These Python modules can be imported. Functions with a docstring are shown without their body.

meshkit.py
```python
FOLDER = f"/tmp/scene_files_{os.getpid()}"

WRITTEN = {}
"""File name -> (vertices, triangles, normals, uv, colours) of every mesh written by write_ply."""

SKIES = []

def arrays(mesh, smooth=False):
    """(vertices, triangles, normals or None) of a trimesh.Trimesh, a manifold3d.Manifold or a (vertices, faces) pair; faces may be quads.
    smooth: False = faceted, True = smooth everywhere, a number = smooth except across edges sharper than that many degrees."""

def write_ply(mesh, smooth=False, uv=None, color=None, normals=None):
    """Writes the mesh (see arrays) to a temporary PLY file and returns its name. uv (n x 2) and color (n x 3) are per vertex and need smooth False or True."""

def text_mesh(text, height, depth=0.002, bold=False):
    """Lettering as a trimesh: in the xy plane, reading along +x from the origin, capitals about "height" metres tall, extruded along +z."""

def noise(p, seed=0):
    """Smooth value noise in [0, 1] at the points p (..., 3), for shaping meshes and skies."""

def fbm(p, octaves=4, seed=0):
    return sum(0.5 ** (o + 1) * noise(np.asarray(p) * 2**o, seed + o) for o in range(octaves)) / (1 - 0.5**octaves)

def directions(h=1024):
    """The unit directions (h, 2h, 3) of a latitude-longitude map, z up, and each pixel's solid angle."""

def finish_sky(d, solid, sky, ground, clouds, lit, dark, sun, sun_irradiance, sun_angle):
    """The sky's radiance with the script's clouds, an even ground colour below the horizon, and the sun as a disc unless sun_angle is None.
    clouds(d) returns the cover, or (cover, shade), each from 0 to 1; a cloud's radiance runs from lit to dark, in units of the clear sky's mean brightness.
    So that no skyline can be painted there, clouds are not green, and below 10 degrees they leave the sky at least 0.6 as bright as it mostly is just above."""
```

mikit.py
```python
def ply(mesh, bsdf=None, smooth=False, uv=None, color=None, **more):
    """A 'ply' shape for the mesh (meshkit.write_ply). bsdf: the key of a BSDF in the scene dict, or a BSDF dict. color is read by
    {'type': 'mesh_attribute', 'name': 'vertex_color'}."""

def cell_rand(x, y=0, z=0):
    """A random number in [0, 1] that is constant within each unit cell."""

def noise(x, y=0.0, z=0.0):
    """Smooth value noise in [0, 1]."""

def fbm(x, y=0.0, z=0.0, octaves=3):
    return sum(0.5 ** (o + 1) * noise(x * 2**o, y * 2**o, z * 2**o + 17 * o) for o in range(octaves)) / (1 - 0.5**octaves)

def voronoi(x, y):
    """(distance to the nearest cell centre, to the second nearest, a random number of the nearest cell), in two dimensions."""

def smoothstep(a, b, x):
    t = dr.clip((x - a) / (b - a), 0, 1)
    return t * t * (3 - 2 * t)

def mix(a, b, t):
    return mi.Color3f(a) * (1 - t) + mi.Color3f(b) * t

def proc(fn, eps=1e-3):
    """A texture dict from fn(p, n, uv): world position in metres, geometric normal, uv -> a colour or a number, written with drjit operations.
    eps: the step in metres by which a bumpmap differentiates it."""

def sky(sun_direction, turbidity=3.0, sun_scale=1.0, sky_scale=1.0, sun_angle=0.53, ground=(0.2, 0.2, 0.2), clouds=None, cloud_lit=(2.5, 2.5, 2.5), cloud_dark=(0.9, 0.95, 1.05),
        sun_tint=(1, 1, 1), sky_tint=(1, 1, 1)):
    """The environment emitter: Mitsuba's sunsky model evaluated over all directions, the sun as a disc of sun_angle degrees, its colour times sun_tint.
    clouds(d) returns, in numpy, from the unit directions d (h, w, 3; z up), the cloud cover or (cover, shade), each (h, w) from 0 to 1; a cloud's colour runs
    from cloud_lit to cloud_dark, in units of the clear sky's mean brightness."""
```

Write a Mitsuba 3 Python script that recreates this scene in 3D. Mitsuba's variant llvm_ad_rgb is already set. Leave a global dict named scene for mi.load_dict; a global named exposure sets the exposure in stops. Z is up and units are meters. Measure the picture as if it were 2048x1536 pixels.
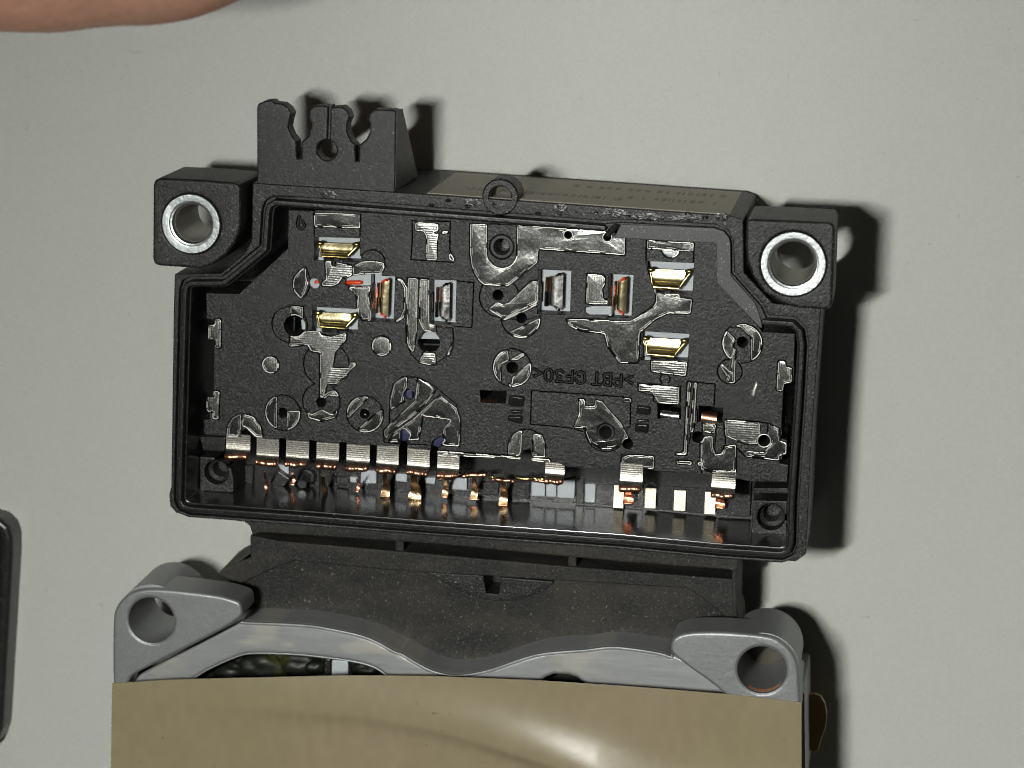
import math, random
import numpy as np, trimesh, mitsuba as mi, mikit, meshkit
import drjit as dr
import mapbox_earcut
from shapely.geometry import Polygon, Point, LineString, MultiPolygon, box
from shapely.geometry.polygon import orient
from shapely.ops import unary_union
from shapely import affinity

scene, labels = {'type': 'scene'}, {}
rng = np.random.default_rng(7)

# ---------------------------------------------------------------- camera, lamp, exposure
FOC, VAN, DIST, RIM = 5000.0, np.array([1850.0, -335.0]), 387.6, 30.0     # photo pixels, photo pixels, mm, mm
_n = np.array([VAN[0] - 1024, -(VAN[1] - 768), -FOC]); _n /= np.linalg.norm(_n)
_zw = -_n; _xw = np.array([1.0, 0, 0]) - _n[0] * _n; _xw /= np.linalg.norm(_xw); _yw = np.cross(_zw, _xw)
ROT = np.array([_xw, _yw, _zw])
FWD, UP = ROT @ [0, 0, -1.0], ROT @ [0, 1.0, 0]
EYE = np.array([0, 0, RIM]) - DIST * FWD
T = mi.ScalarTransform4f
scene['camera'] = {'type': 'thinlens', 'fov': 2 * math.degrees(math.atan(1024 / FOC)), 'fov_axis': 'x',
                   'aperture_radius': 0.0016, 'focus_distance': 0.392,
                   'to_world': T().look_at(origin=(EYE / 1000).tolist(), target=((EYE + 100 * FWD) / 1000).tolist(), up=UP.tolist()),
                   'near_clip': 0.01, 'far_clip': 10.0}
exposure = 0.0
FLASH = np.array([-35.0, 64.0, 417.0])
AIM = FLASH + 100 * np.array([0.36, -0.84, -0.38])
scene['flash_lamp'] = {'type': 'rectangle', 'to_world': T().look_at(origin=(FLASH / 1000).tolist(), target=(AIM / 1000).tolist(), up=[0.3, 1, 0]) @ T().scale([0.008, 0.026, 1]),
                       'emitter': {'type': 'area', 'radiance': {'type': 'rgb', 'value': [849, 853, 815]}}}
scene['room_light'] = {'type': 'constant', 'radiance': {'type': 'rgb', 'value': [0.019, 0.019, 0.017]}}


def at(px, py, z):
    """The point at height z (mm) that the photograph shows at a pixel of its own 2048 x 1536 grid."""
    d = ROT @ np.array([px - 1024, -(py - 768), -FOC])
    return EYE + d * (z - EYE[2]) / d[2]


# enlargements of the photograph that outlines were measured in: origin and magnification
CROP = {'p': (0, 0, 1), 'A': (280, 180, 3.531), 'B': (800, 320, 4.6545), 'C': (1200, 360, 3.9385), 'D': (540, 420, 4.876), 'E': (330, 560, 3.8585),
        'F': (860, 600, 4.6545), 'G': (1200, 640, 4.2667), 'H': (340, 820, 3.9385), 'I': (840, 840, 5.12), 'J': (1160, 840, 3.9385),
        'K': (200, 1080, 3.103), 'L': (800, 1080, 3.103), 'M': (1200, 1080, 3.103), 'N': (0, 0, 3.2), 'O': (0, 980, 2.763),
        'R': (320, 880, 6.827), 'S': (1440, 900, 6.827)}


def xy(c, x, y, z):
    ox, oy, s = CROP[c]
    return at(ox + x / s, oy + y / s, z)[:2]


def pts(c, ps, z): return [xy(c, x, y, z) for x, y in ps]


def chaikin(P, n=3, closed=True):
    P = np.array(P, float)
    for _ in range(n):
        Q = np.roll(P, -1, 0) if closed else P[1:]
        A = P if closed else P[:-1]
        R = np.stack([A * .75 + Q * .25, A * .25 + Q * .75], 1).reshape(-1, 2)
        P = R if closed else np.vstack([P[:1], R, P[-1:]])
    return P


def rounded(g, r): return g.buffer(-r, join_style=1).buffer(2 * r, join_style=1).buffer(-r, join_style=1) if r else g


def poly(c, ps, z, r=0.0): return rounded(Polygon(pts(c, ps, z)).buffer(0), r)


def cpoly(c, ps, z, r=0.0): return Polygon(chaikin(pts(c, ps, z), 2)).buffer(0)


def disc(c, x, y, rad, z):
    return Point(*xy(c, x, y, z)).buffer(rad / CROP[c][2] / (FOC / (DIST + (RIM - z))), 20)


# ---------------------------------------------------------------- mesh helpers (mm)
def polys(g): return [p for p in getattr(g, 'geoms', [g]) if p.geom_type == 'Polygon' and p.area > 0.01]


def join(ms): return trimesh.util.concatenate([m for m in ms if m is not None])


def inset(P, b):
    e = np.roll(P, -1, 0) - P
    e /= np.linalg.norm(e, axis=1, keepdims=True) + 1e-12
    n = np.stack([-e[:, 1], e[:, 0]], 1)
    m = n + np.roll(n, 1, 0)
    k = (m ** 2).sum(1, keepdims=True)
    return P + b * m * 2 / np.maximum(k, 1.0)


def slab(g, z0, z1, b=0.15, steps=2, bottom=False, wob=0.0):
    """The outline g standing from z0 to z1, its upper edge rounded by b."""
    out = []
    pieces = []
    for p in polys(g):
        bb = b
        while bb > 0.02:
            q = p.buffer(-bb * 1.12, quad_segs=5).buffer(bb * 1.12, quad_segs=5)
            if q.area > 0.93 * p.area or bb < 0.05: break
            bb *= 0.6
        else: q = p
        pieces += [(x, bb if q is not p else 0) for x in polys(q)] if b > 0 else [(p, 0)]
    for p, b in pieces:
        p = orient(p.simplify(0.008), 1.0)
        rings = []
        for r in [p.exterior, *p.interiors]:
            a = np.array(r.coords)[:-1]
            keep = np.linalg.norm(a - np.roll(a, 1, 0), axis=1) > 1e-4
            a = a[keep]
            if len(a) >= 3: rings.append(a)
        lev = [(0, z0)] + ([(b * (1 - math.cos(t)), z1 - b * (1 - math.sin(t))) for t in np.linspace(0, math.pi / 2, steps + 1)] if b > 0 else [(0, z1)])
        V, F, base = [], [], 0
        stack = [np.vstack([inset(a, o) for a in rings]) for o, _ in lev]
        n = len(stack[0])
        ends = np.cumsum([len(a) for a in rings])
        for s, (_, z) in zip(stack, lev):
            V.append(np.column_stack([s, np.full(n, z)]))
        for li in range(len(lev) - 1):
            st = 0
            for en in ends:
                i = np.arange(st, en); j = np.roll(i, -1)
                a, bb, c, d = li * n + i, li * n + j, (li + 1) * n + j, (li + 1) * n + i
                F += [np.stack([a, bb, c], 1), np.stack([a, c, d], 1)]
                st = en
        tri = np.array(mapbox_earcut.triangulate_float64(stack[-1], ends.astype(np.uint32))).reshape(-1, 3)
        F.append(tri + (len(lev) - 1) * n)
        if bottom:
            tri0 = np.array(mapbox_earcut.triangulate_float64(stack[0], ends.astype(np.uint32))).reshape(-1, 3)
            F.append(tri0[:, ::-1])
        out.append(trimesh.Trimesh(np.vstack(V), np.vstack(F), process=False))
    m = join(out) if out else None
    return m


def strip(profile, side, o, u, w, thick):
    """A bent sheet-metal strip. profile: [(distance, height)], o: start (3), side: unit direction in plan, u: unit width direction, w: width or list of widths."""
    P = np.array(profile, float)
    t = np.gradient(P, axis=0); t /= np.linalg.norm(t, axis=1, keepdims=True)
    nrm = np.stack([-t[:, 1], t[:, 0]], 1)
    w = np.broadcast_to(w, (len(P),))
    side, u = np.array([*side, 0.0]), np.array([*u, 0.0])
    rows = []
    for (d, h), nn, ww in zip(P, nrm, w):
        top = np.array(o) + side * d + np.array([0, 0, h])
        bot = top - thick * (side * nn[0] + np.array([0, 0, nn[1]]))
        rows.append([top - u * ww / 2, top + u * ww / 2, bot + u * ww / 2, bot - u * ww / 2])
    V = np.array(rows).reshape(-1, 3)
    F = []
    for i in range(len(P) - 1):
        a, b = 4 * i, 4 * i + 4
        for k in range(4):
            l = (k + 1) % 4
            F += [[a + k, a + l, b + l], [a + k, b + l, b + k]]
    e = 4 * (len(P) - 1)
    F += [[0, 2, 1], [0, 3, 2], [e, e + 1, e + 2], [e, e + 2, e + 3]]
    m = trimesh.Trimesh(V, F, process=False); trimesh.repair.fix_normals(m)
    return m


def hexa(bottom, top):
    """A solid between two quads of 3-D corners."""
    V = np.array([*bottom, *top], float)
    m = trimesh.convex.convex_hull(V)
    return m


def lathe(c, prof, n=48):
    """prof: [(radius, z)] turned about the vertical axis through c (x, y)."""
    P = np.array(prof, float); a = np.arange(n) * 2 * np.pi / n
    V = np.stack([c[0] + P[:, :1] * np.cos(a), c[1] + P[:, :1] * np.sin(a), np.repeat(P[:, 1:], n, 1)], -1).reshape(-1, 3)
    F = []
    for i in range(len(P) - 1):
        k = np.arange(n); l = (k + 1) % n
        F += [np.stack([i * n + k, i * n + l, (i + 1) * n + l], 1), np.stack([i * n + k, (i + 1) * n + l, (i + 1) * n + k], 1)]
    m = trimesh.Trimesh(V, np.vstack(F), process=False)
    return m


def tube_mesh(path, r, sides=10):
    P = np.array(path, float); t = np.gradient(P, axis=0); t /= np.linalg.norm(t, axis=1, keepdims=True) + 1e-9
    r = np.broadcast_to(r, (len(P),))
    a = np.cross(t, [0, 0, 1.0]); a /= np.linalg.norm(a, axis=1, keepdims=True) + 1e-9
    b = np.cross(t, a); ang = np.arange(sides) * 2 * np.pi / sides
    V = (P[:, None] + r[:, None, None] * (np.cos(ang)[None, :, None] * a[:, None] + np.sin(ang)[None, :, None] * b[:, None])).reshape(-1, 3)
    F = []
    for i in range(len(P) - 1):
        k = np.arange(sides); l = (k + 1) % sides
        F += [np.stack([i * sides + k, i * sides + l, (i + 1) * sides + l], 1), np.stack([i * sides + k, (i + 1) * sides + l, (i + 1) * sides + k], 1)]
    e = (len(P) - 1) * sides
    F += [np.array([[0, k + 1, k] for k in range(1, sides - 1)]), np.array([[e, e + k, e + k + 1] for k in range(1, sides - 1)])]
    m = trimesh.Trimesh(V, np.vstack(F), process=False); trimesh.repair.fix_normals(m)
    return m


def roughen(m, amp, freq, seed=0, zmin=-1e9):
    v = np.array(m.vertices)
    n = (meshkit.fbm(v * freq, 3, seed) - 0.5) * 2 * amp
    v += np.array(m.vertex_normals) * n[:, None]
    return trimesh.Trimesh(v, m.faces, process=False)


def bead(c, x0, y0, x1, y1, r, z):
    a, b = np.array([*xy(c, x0, y0, z), z]), np.array([*xy(c, x1, y1, z), z])
    s = [a + (b - a) * t for t in (0, 0.05, 0.2, 0.5, 0.8, 0.95, 1)]
    return tube_mesh(s, np.array([0.2, 0.75, 1, 0.95, 1, 0.75, 0.2]) * r, 12)


def rag(a, b, rad, seed, n=36, amp=0.22):
    """A torn copper edge from a to b (3-D): a flattened, uneven, unbroken strip."""
    a, b = np.array(a, float), np.array(b, float)
    t = np.linspace(0, 1, n)[:, None]; L = np.linalg.norm(b - a)
    q = np.column_stack([t[:, 0] * L * 1.1, np.full(n, seed * 3.7), np.zeros(n)])
    off = np.column_stack([np.zeros(n), meshkit.fbm(q, 3, 1) - 0.5, meshkit.fbm(q, 3, 2) - 0.5]) * 2 * amp
    rr = rad * (0.75 + 0.5 * meshkit.fbm(q * 1.7, 2, 3)) * np.clip(np.minimum(t[:, 0], 1 - t[:, 0]) * L / 0.3 + 0.55, 0, 1)
    return tube_mesh(a + (b - a) * t + off, rr, 10)


def add(parent, name, mesh, bsdf, smooth=40, label=None, kind=None):
    if mesh is None: return None
    base = f'{parent}__{name}' if parent else name
    key, k = base, 0
    while key in scene or any(x.startswith(key + '__') for x in scene): k += 1; key = f'{base}_{k:03d}'
    m = trimesh.Trimesh(np.array(mesh.vertices) / 1000.0, np.array(mesh.faces), process=False)
    scene[key] = mikit.ply(m, bsdf, smooth=smooth)
    if label or kind: labels[key] = {**({'label': label} if label else {}), **({'kind': kind} if kind else {})}
    return key


def holder(parent, name):
    base = f'{parent}__{name}'; key, k = base, 0
    while key in scene or any(x.startswith(key + '__') for x in scene): k += 1; key = f'{base}_{k:03d}'
    return key


# ---------------------------------------------------------------- materials
fbm, noise, sstep, mix, proc = mikit.fbm, mikit.noise, mikit.smoothstep, mikit.mix, mikit.proc


def rgb(*c): return {'type': 'rgb', 'value': list(c)}


def pri(name, base, rough, metallic=0.0, spec=0.5, bump=None, bscale=1.0, **kw):
    d = {'type': 'principled', 'base_color': base if isinstance(base, dict) else rgb(*base), 'roughness': rough, 'metallic': metallic, **kw}
    if metallic < 0.5: d['specular'] = spec
    if bump is not None: d = {'type': 'bumpmap', 'arbitrary': bump, 'scale': bscale, 'nested': d}
    scene[name] = {'type': 'twosided', 'bsdf': d} if 'spec_trans' not in kw else d


def grain(lo, hi, f=4.4, tint=(1.0, 1.02, 1.0), dust=0.0):
    def fn(p, n, uv):
        x, y, z = p.x * 1000, p.y * 1000, p.z * 1000
        g = noise(x * f, y * f, z * f) * 0.6 + noise(x * f * 1.9 + 7, y * f * 1.9, z * f * 1.9) * 0.4
        c = lo + (hi - lo) * sstep(0.44, 0.80, g) * (0.7 + 0.3 * noise(x * 0.4, y * 0.4, z * 0.4))
        sp = sstep(0.85, 0.93, noise(x * 4.9 + 31, y * 4.9, z * 4.9 + 5))
        c = c + sp * hi * 2.4
        col = mi.Color3f(c * tint[0], c * tint[1], c * tint[2])
        if dust:
            d = sstep(0.30, 0.85, fbm(x * 0.12, y * 0.3, z * 0.3, 3)) * (0.5 + 0.5 * noise(x * 6, y * 6, z * 6)) * dust
            col = mix(col, mi.Color3f(0.135, 0.118, 0.085), d)
            q = sstep(0.88, 0.94, noise(x * 5.3 + 3, y * 5.3, z * 5.3 + 9))
            col = mix(col, mi.Color3f(0.30, 0.27, 0.20), q * 3.0 * dust)
        return col
    return proc(fn)


def rough_bump(f):
    def fn(p, n, uv):
        x, y, z = p.x * 1000, p.y * 1000, p.z * 1000
        return (noise(x * f, y * f, z * f) + 0.5 * noise(x * f * 2.1 + 5, y * f * 2.1, z * f * 2.1)) * 1e-3
    return proc(fn, eps=4e-5)


pri('laminate', proc(lambda p, n, uv: mi.Color3f(0.535, 0.545, 0.505) * (0.975 + 0.05 * noise(p.x * 2600, p.y * 2600, 1) + 0.006 * noise(p.x * 600, p.y * 600, 4) - 0.006 * sstep(0.6, 0.9, fbm(p.x * 25, p.y * 25, 2, 3)))
                     * (1 - 0.14 * sstep(0.965, 0.99, noise(p.x * 900, p.y * 900, 11))) * (1 + 0.035 * sstep(0.93, 0.98, noise(p.x * 180 + p.y * 160, p.y * 2400 - p.x * 2100, 6)))
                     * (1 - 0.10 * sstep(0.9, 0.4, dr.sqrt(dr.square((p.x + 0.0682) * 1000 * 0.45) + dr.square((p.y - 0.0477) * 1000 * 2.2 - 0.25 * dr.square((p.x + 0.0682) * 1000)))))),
    0.42, spec=0.45, bump=rough_bump(2.4), bscale=0.022)
pri('board_plastic', grain(0.004, 0.105, 6.6), 0.45, spec=0.35, bump=rough_bump(4.5), bscale=0.035)
pri('shell_plastic', grain(0.008, 0.058, 6.0), 0.46, spec=0.35, bump=rough_bump(4.0), bscale=0.025)
pri('smooth_plastic', grain(0.018, 0.038, 3.0), 0.30, spec=0.45, bump=rough_bump(2.0), bscale=0.008)
pri('gloss_plastic', grain(0.012, 0.022, 2.0), 0.16, spec=0.5, bump=rough_bump(1.1), bscale=0.006)
pri('lip_rubber', grain(0.010, 0.028, 4.0), 0.34, spec=0.4, bump=rough_bump(2.5), bscale=0.02)
pri('wall_plastic', grain(0.016, 0.034, 2.0), 0.18, spec=0.8, bump=rough_bump(0.9), bscale=0.006)
pri('dark_plastic', (0.010, 0.010, 0.010), 0.5, spec=0.3)
pri('milled_plastic', grain(0.075, 0.115, 7.0), 0.5, spec=0.4)
pri('dusty_plastic', grain(0.012, 0.045, 5.5, (1.0, 1.0, 0.94), dust=0.22), 0.6, spec=0.3, bump=rough_bump(3.0), bscale=0.03)


def streaks(sx, sy, a, b):
    return proc(lambda p, n, uv: mi.Color3f(*a) * (0.72 + 0.5 * fbm(p.x * 1000 * sx, p.y * 1000 * sy, p.z * 300, 3)) + mi.Color3f(*b) * sstep(0.55, 0.8, noise(p.x * 900, p.y * 900, 3)))


def ribs(kx, ky, per, a=1.0):
    def fn(p, n, uv):
        s = (p.x * kx + p.y * ky) * 1000 / per
        x, y = p.x * 1000, p.y * 1000
        return (a * dr.square(dr.square(0.5 + 0.5 * dr.cos(6.2832 * s))) * 1.4 + 0.5 * noise(x * 3, y * 3, 2)) * 1e-3
    return proc(fn, eps=4e-5)


def flatbump():
    def fn(p, n, uv):
        x, y = p.x * 1000, p.y * 1000
        return (0.85 * noise(x * 0.45, y * 0.45, 1) + 0.12 * noise(x * 2.3, y * 2.3, 2) + 0.03 * noise(x * 9, y * 9, 3)) * 1e-3
    return proc(fn, eps=5e-5)


TIN = dict(metallic=1.0)
def tinned(c, lo, hi):
    def fn(p, n, uv):
        x, y = p.x * 1000, p.y * 1000
        g = noise(x * 6.3, y * 6.3, 2) * 0.6 + noise(x * 12, y * 12, 5) * 0.4
        return mi.Color3f(*c) * (lo + (hi - lo) * sstep(0.40, 0.80, g) * (0.55 + 0.45 * fbm(x * 0.5, y * 0.5, 3, 2)))
    return proc(fn)


pri('tin', tinned((1.0, 1.02, 0.98), 0.17, 0.44), 0.20, bump=flatbump(), bscale=0.08, **TIN)
pri('tin_lines', tinned((1.0, 1.0, 0.95), 0.18, 0.48), 0.27, bump=ribs(0.03, 1.0, 0.36), bscale=0.0075, **TIN)
pri('tin_columns', tinned((1.0, 1.0, 0.95), 0.16, 0.44), 0.27, bump=ribs(1.0, -0.03, 0.36), bscale=0.0075, **TIN)
pri('tab_metal', tinned((1.0, 0.96, 0.84), 0.30, 0.62), 0.33, bump=ribs(0.03, 1.0, 0.34), bscale=0.006, **TIN)
pri('copper', streaks(2, 2, (0.86, 0.42, 0.26), (0.2, 0.14, 0.1)), 0.34, bump=flatbump(), bscale=0.25, **TIN)
pri('dull_silver', streaks(1.2, 0.5, (0.24, 0.24, 0.23), (0.10, 0.09, 0.08)), 0.34, bump=flatbump(), bscale=0.2, **TIN)
pri('dull_brass', streaks(1.2, 0.5, (0.34, 0.29, 0.17), (0.10, 0.09, 0.05)), 0.30, bump=flatbump(), bscale=0.10, **TIN)
pri('pin_metal', streaks(2, 0.5, (0.75, 0.68, 0.50), (0.1, 0.1, 0.08)), 0.55, bump=flatbump(), bscale=0.12, **TIN)
pri('worn_copper', streaks(2, 2, (0.52, 0.36, 0.20), (0.22, 0.18, 0.12)), 0.36, bump=flatbump(), bscale=0.3, **TIN)
pri('gold', streaks(1, 1, (0.80, 0.64, 0.24), (0.1, 0.1, 0.02)), 0.28, bump=flatbump(), bscale=0.10, **TIN)
pri('pale_brass', streaks(1, 1, (0.46, 0.42, 0.31), (0.12, 0.11, 0.09)), 0.40, bump=flatbump(), bscale=0.08, **TIN)
pri('zinc', streaks(2.5, 2.5, (0.47, 0.50, 0.50), (0.16, 0.16, 0.17)), 0.38, bump=rough_bump(3.2), bscale=0.014, **TIN)
pri('steel_bore', (0.48, 0.47, 0.43), 0.40, metallic=0.8)
pri('bright_edge', (0.80, 0.79, 0.74), 0.42, metallic=1.0)
pri('bore_dirt', (0.035, 0.028, 0.02), 0.6)
pri('white_plastic', (0.46, 0.50, 0.52), 0.40, spec=0.5)
pri('red_seal', (0.75, 0.06, 0.015), 0.25, spec=0.6)
pri('blue_plastic', (0.015, 0.018, 0.075), 0.35)
pri('cast_aluminium', proc(lambda p, n, uv: mi.Color3f(0.27, 0.28, 0.28) * (0.90 + 0.20 * fbm(p.x * 3000, p.y * 3000, p.z * 3000, 3)) + 0.035 * sstep(0.70, 0.9, noise(p.x * 5200, p.y * 5200, p.z * 5200))),
    0.46, metallic=0.55, bump=rough_bump(2.6), bscale=0.018)
pri('machined_aluminium', proc(lambda p, n, uv: mi.Color3f(0.36, 0.37, 0.375) * (0.88 + 0.22 * fbm(p.x * 180, p.y * 2600, p.z * 500, 3)) + mi.Color3f(0.10, 0.08, 0.04) * sstep(0.55, 0.75, fbm(p.x * 120, p.y * 260, 3, 3))),
    0.42, metallic=0.5, bump=proc(lambda p, n, uv: (noise(p.x * 260, p.y * 1900, 2) + 0.5 * noise(p.x * 1500, p.y * 1500, 4)) * 1e-3, eps=5e-5), bscale=0.014)
pri('rust', proc(lambda p, n, uv: mix(mi.Color3f(0.30, 0.27, 0.24), mi.Color3f(0.55, 0.18, 0.03), sstep(0.35, 0.65, fbm(p.x * 1600, p.y * 1600, p.z * 1600, 3)))), 0.7)
pri('tape', proc(lambda p, n, uv: mix(mi.Color3f(0.252, 0.220, 0.125), mi.Color3f(0.288, 0.230, 0.150), fbm(p.x * 45, p.y * 45, 1, 3)) * (0.95 + 0.08 * noise(p.x * 900, p.y * 500, 2)) * (1 - 0.30 * sstep(0.955, 0.985, noise(p.x * 1500, p.y * 700, 8)) * sstep(0.5, 0.6, noise(p.x * 60, p.y * 60, 3)))),
    0.26, spec=0.65, bump=proc(lambda p, n, uv: (fbm(p.x * 70, p.y * 70, 5, 2) + 0.04 * noise(p.x * 1300, p.y * 1300, 2)) * 1e-3, eps=1e-4), bscale=0.12)
pri('amber', (0.34, 0.22, 0.06), 0.25, spec=0.6)
pri('label_paper', (0.30, 0.275, 0.21), 0.55)
pri('label_ink', (0.19, 0.17, 0.125), 0.6)
pri('green_mud', proc(lambda p, n, uv: mix(mi.Color3f(0.008, 0.010, 0.006), mi.Color3f(0.10, 0.105, 0.02), sstep(0.58, 0.80, fbm(p.x * 170, p.y * 260, p.z * 170, 3)))), 0.45, spec=0.35)
pri('skin', proc(lambda p, n, uv: mix(mi.Color3f(0.36, 0.20, 0.135), mi.Color3f(0.42, 0.215, 0.15), fbm(p.x * 120, p.y * 120, p.z * 120, 3)) * (0.93 + 0.12 * noise(p.x * 1100, p.y * 1100, p.z * 1100))),
    0.45, spec=0.4, bump=proc(lambda p, n, uv: (noise(p.x * 900, p.y * 900, p.z * 900) + 0.7 * noise(p.x * 2200, p.y * 500, p.z * 2200)) * 1e-3, eps=1e-4), bscale=0.12)
pri('nail', (0.30, 0.22, 0.18), 0.25, spec=0.5)

# ---------------------------------------------------------------- table
tt = trimesh.creation.box([900, 800, 20]); tt.apply_translation([0, 0, -10])
add('', 'tabletop', tt, 'laminate', smooth=False)
labels['tabletop'] = {'kind': 'structure', 'label': 'pale grey laminate tabletop under the dismantled parts', 'category': 'table'}

# ================================================================ the electronic module
MOD = 'control_module'
labels['flash_lamp'] = {'label': 'rectangular flash lamp hanging above the table beyond the picture', 'category': 'lamp'}
labels[MOD] = {'label': 'opened black plastic control module with metal contacts and two steel-sleeved mounting ears', 'category': 'electronic module'}
ZS, ZB = 29.0, 24.0                     # shelf and board heights
lip_left = [(1208, 455), (1015, 440), (800, 423), (620, 409), (552, 404), (540, 411), (536, 424), (531, 498), (522, 506), (481, 540), (452, 563), (444, 566), (385, 566), (375, 570), (371, 582),
            (369, 640), (366, 760), (362, 900), (360, 1000), (365, 1011), (380, 1017), (620, 1034), (840, 1052), (1240, 1080), (1440, 1099), (1562, 1107), (1576, 1101), (1582, 1086), (1584, 1002), (1590, 915),
            (1598, 800), (1604, 690), (1600, 662), (1585, 647), (1528, 643)]
lip_right = [(1528, 643), (1516, 616), (1455, 548), (1453, 486), (1446, 470), (1428, 462), (1240, 452)]
W = Polygon(pts('p', lip_left + lip_right[1:], ZS)).buffer(0)
lipline = LineString(pts('p', lip_left, ZS))
outer = poly('p', [(349, 548), (347, 620), (345, 760), (343, 900), (342, 975), (338, 990), (340, 1012), (352, 1026), (480, 1043), (760, 1063), (1200, 1092), (1480, 1116), (1592, 1123), (1612, 1108), (1615, 1060), (1622, 900), (1632, 760),
                   (1640, 660), (1642, 618), (1545, 606), (1488, 545), (1487, 440), (1465, 432), (845, 388), (505, 366), (503, 480), (490, 505), (440, 548)], ZS)
groove_o, groove_i = W.buffer(1.0, join_style=1), W.buffer(0.46, join_style=1)
cav = W.buffer(-0.45)
shell = join([slab((outer | W.buffer(1.5, join_style=1)) - groove_o, 2.0, ZS, 0.3, 3, bottom=True), slab(groove_o.buffer(0.1) - groove_i.buffer(-0.1), 2, 27.7, 0, bottom=True), slab(groove_i - cav, 2.0, 28.6, 0.1)])
shell = shell
add(MOD, 'shell', shell, 'shell_plastic', smooth=35)
add(MOD, 'sealing_lip', slab(lipline.buffer(0.44, cap_style=1, join_style=1), 26.6, 29.6, 0.40, 4), 'lip_rubber', smooth=60)
mil = poly('C', [(165, 350), (900, 378), (975, 405), (1015, 450), (1028, 500), (1030, 752), (1222, 968), (1262, 1080), (1280, 1170), (1255, 1160), (920, 808), (918, 512), (900, 495), (720, 490), (112, 455)], 28.9, 0.05)
add(MOD, 'cut_lip_face', slab(mil, 26.6, 28.95, 0.12), 'milled_plastic', smooth=30, label='flat grey cut-away section of the sealing lip')
add(MOD, 'cut_lip_end', slab(poly('p', [(1228, 447), (1242, 450), (1217, 476), (1207, 470)], 29.3), 26.6, 29.4, 0.2), 'gloss_plastic')
# cavity floor
floor_z = 12.4
add(MOD, 'cavity_floor', slab(cav.buffer(0.3), 9, floor_z, 0), 'smooth_plastic')
add(MOD, 'inner_wall', slab(W.buffer(-0.40) - W.buffer(-0.75), floor_z, 28.2, 0.2), 'wall_plastic', smooth=30)
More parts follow.
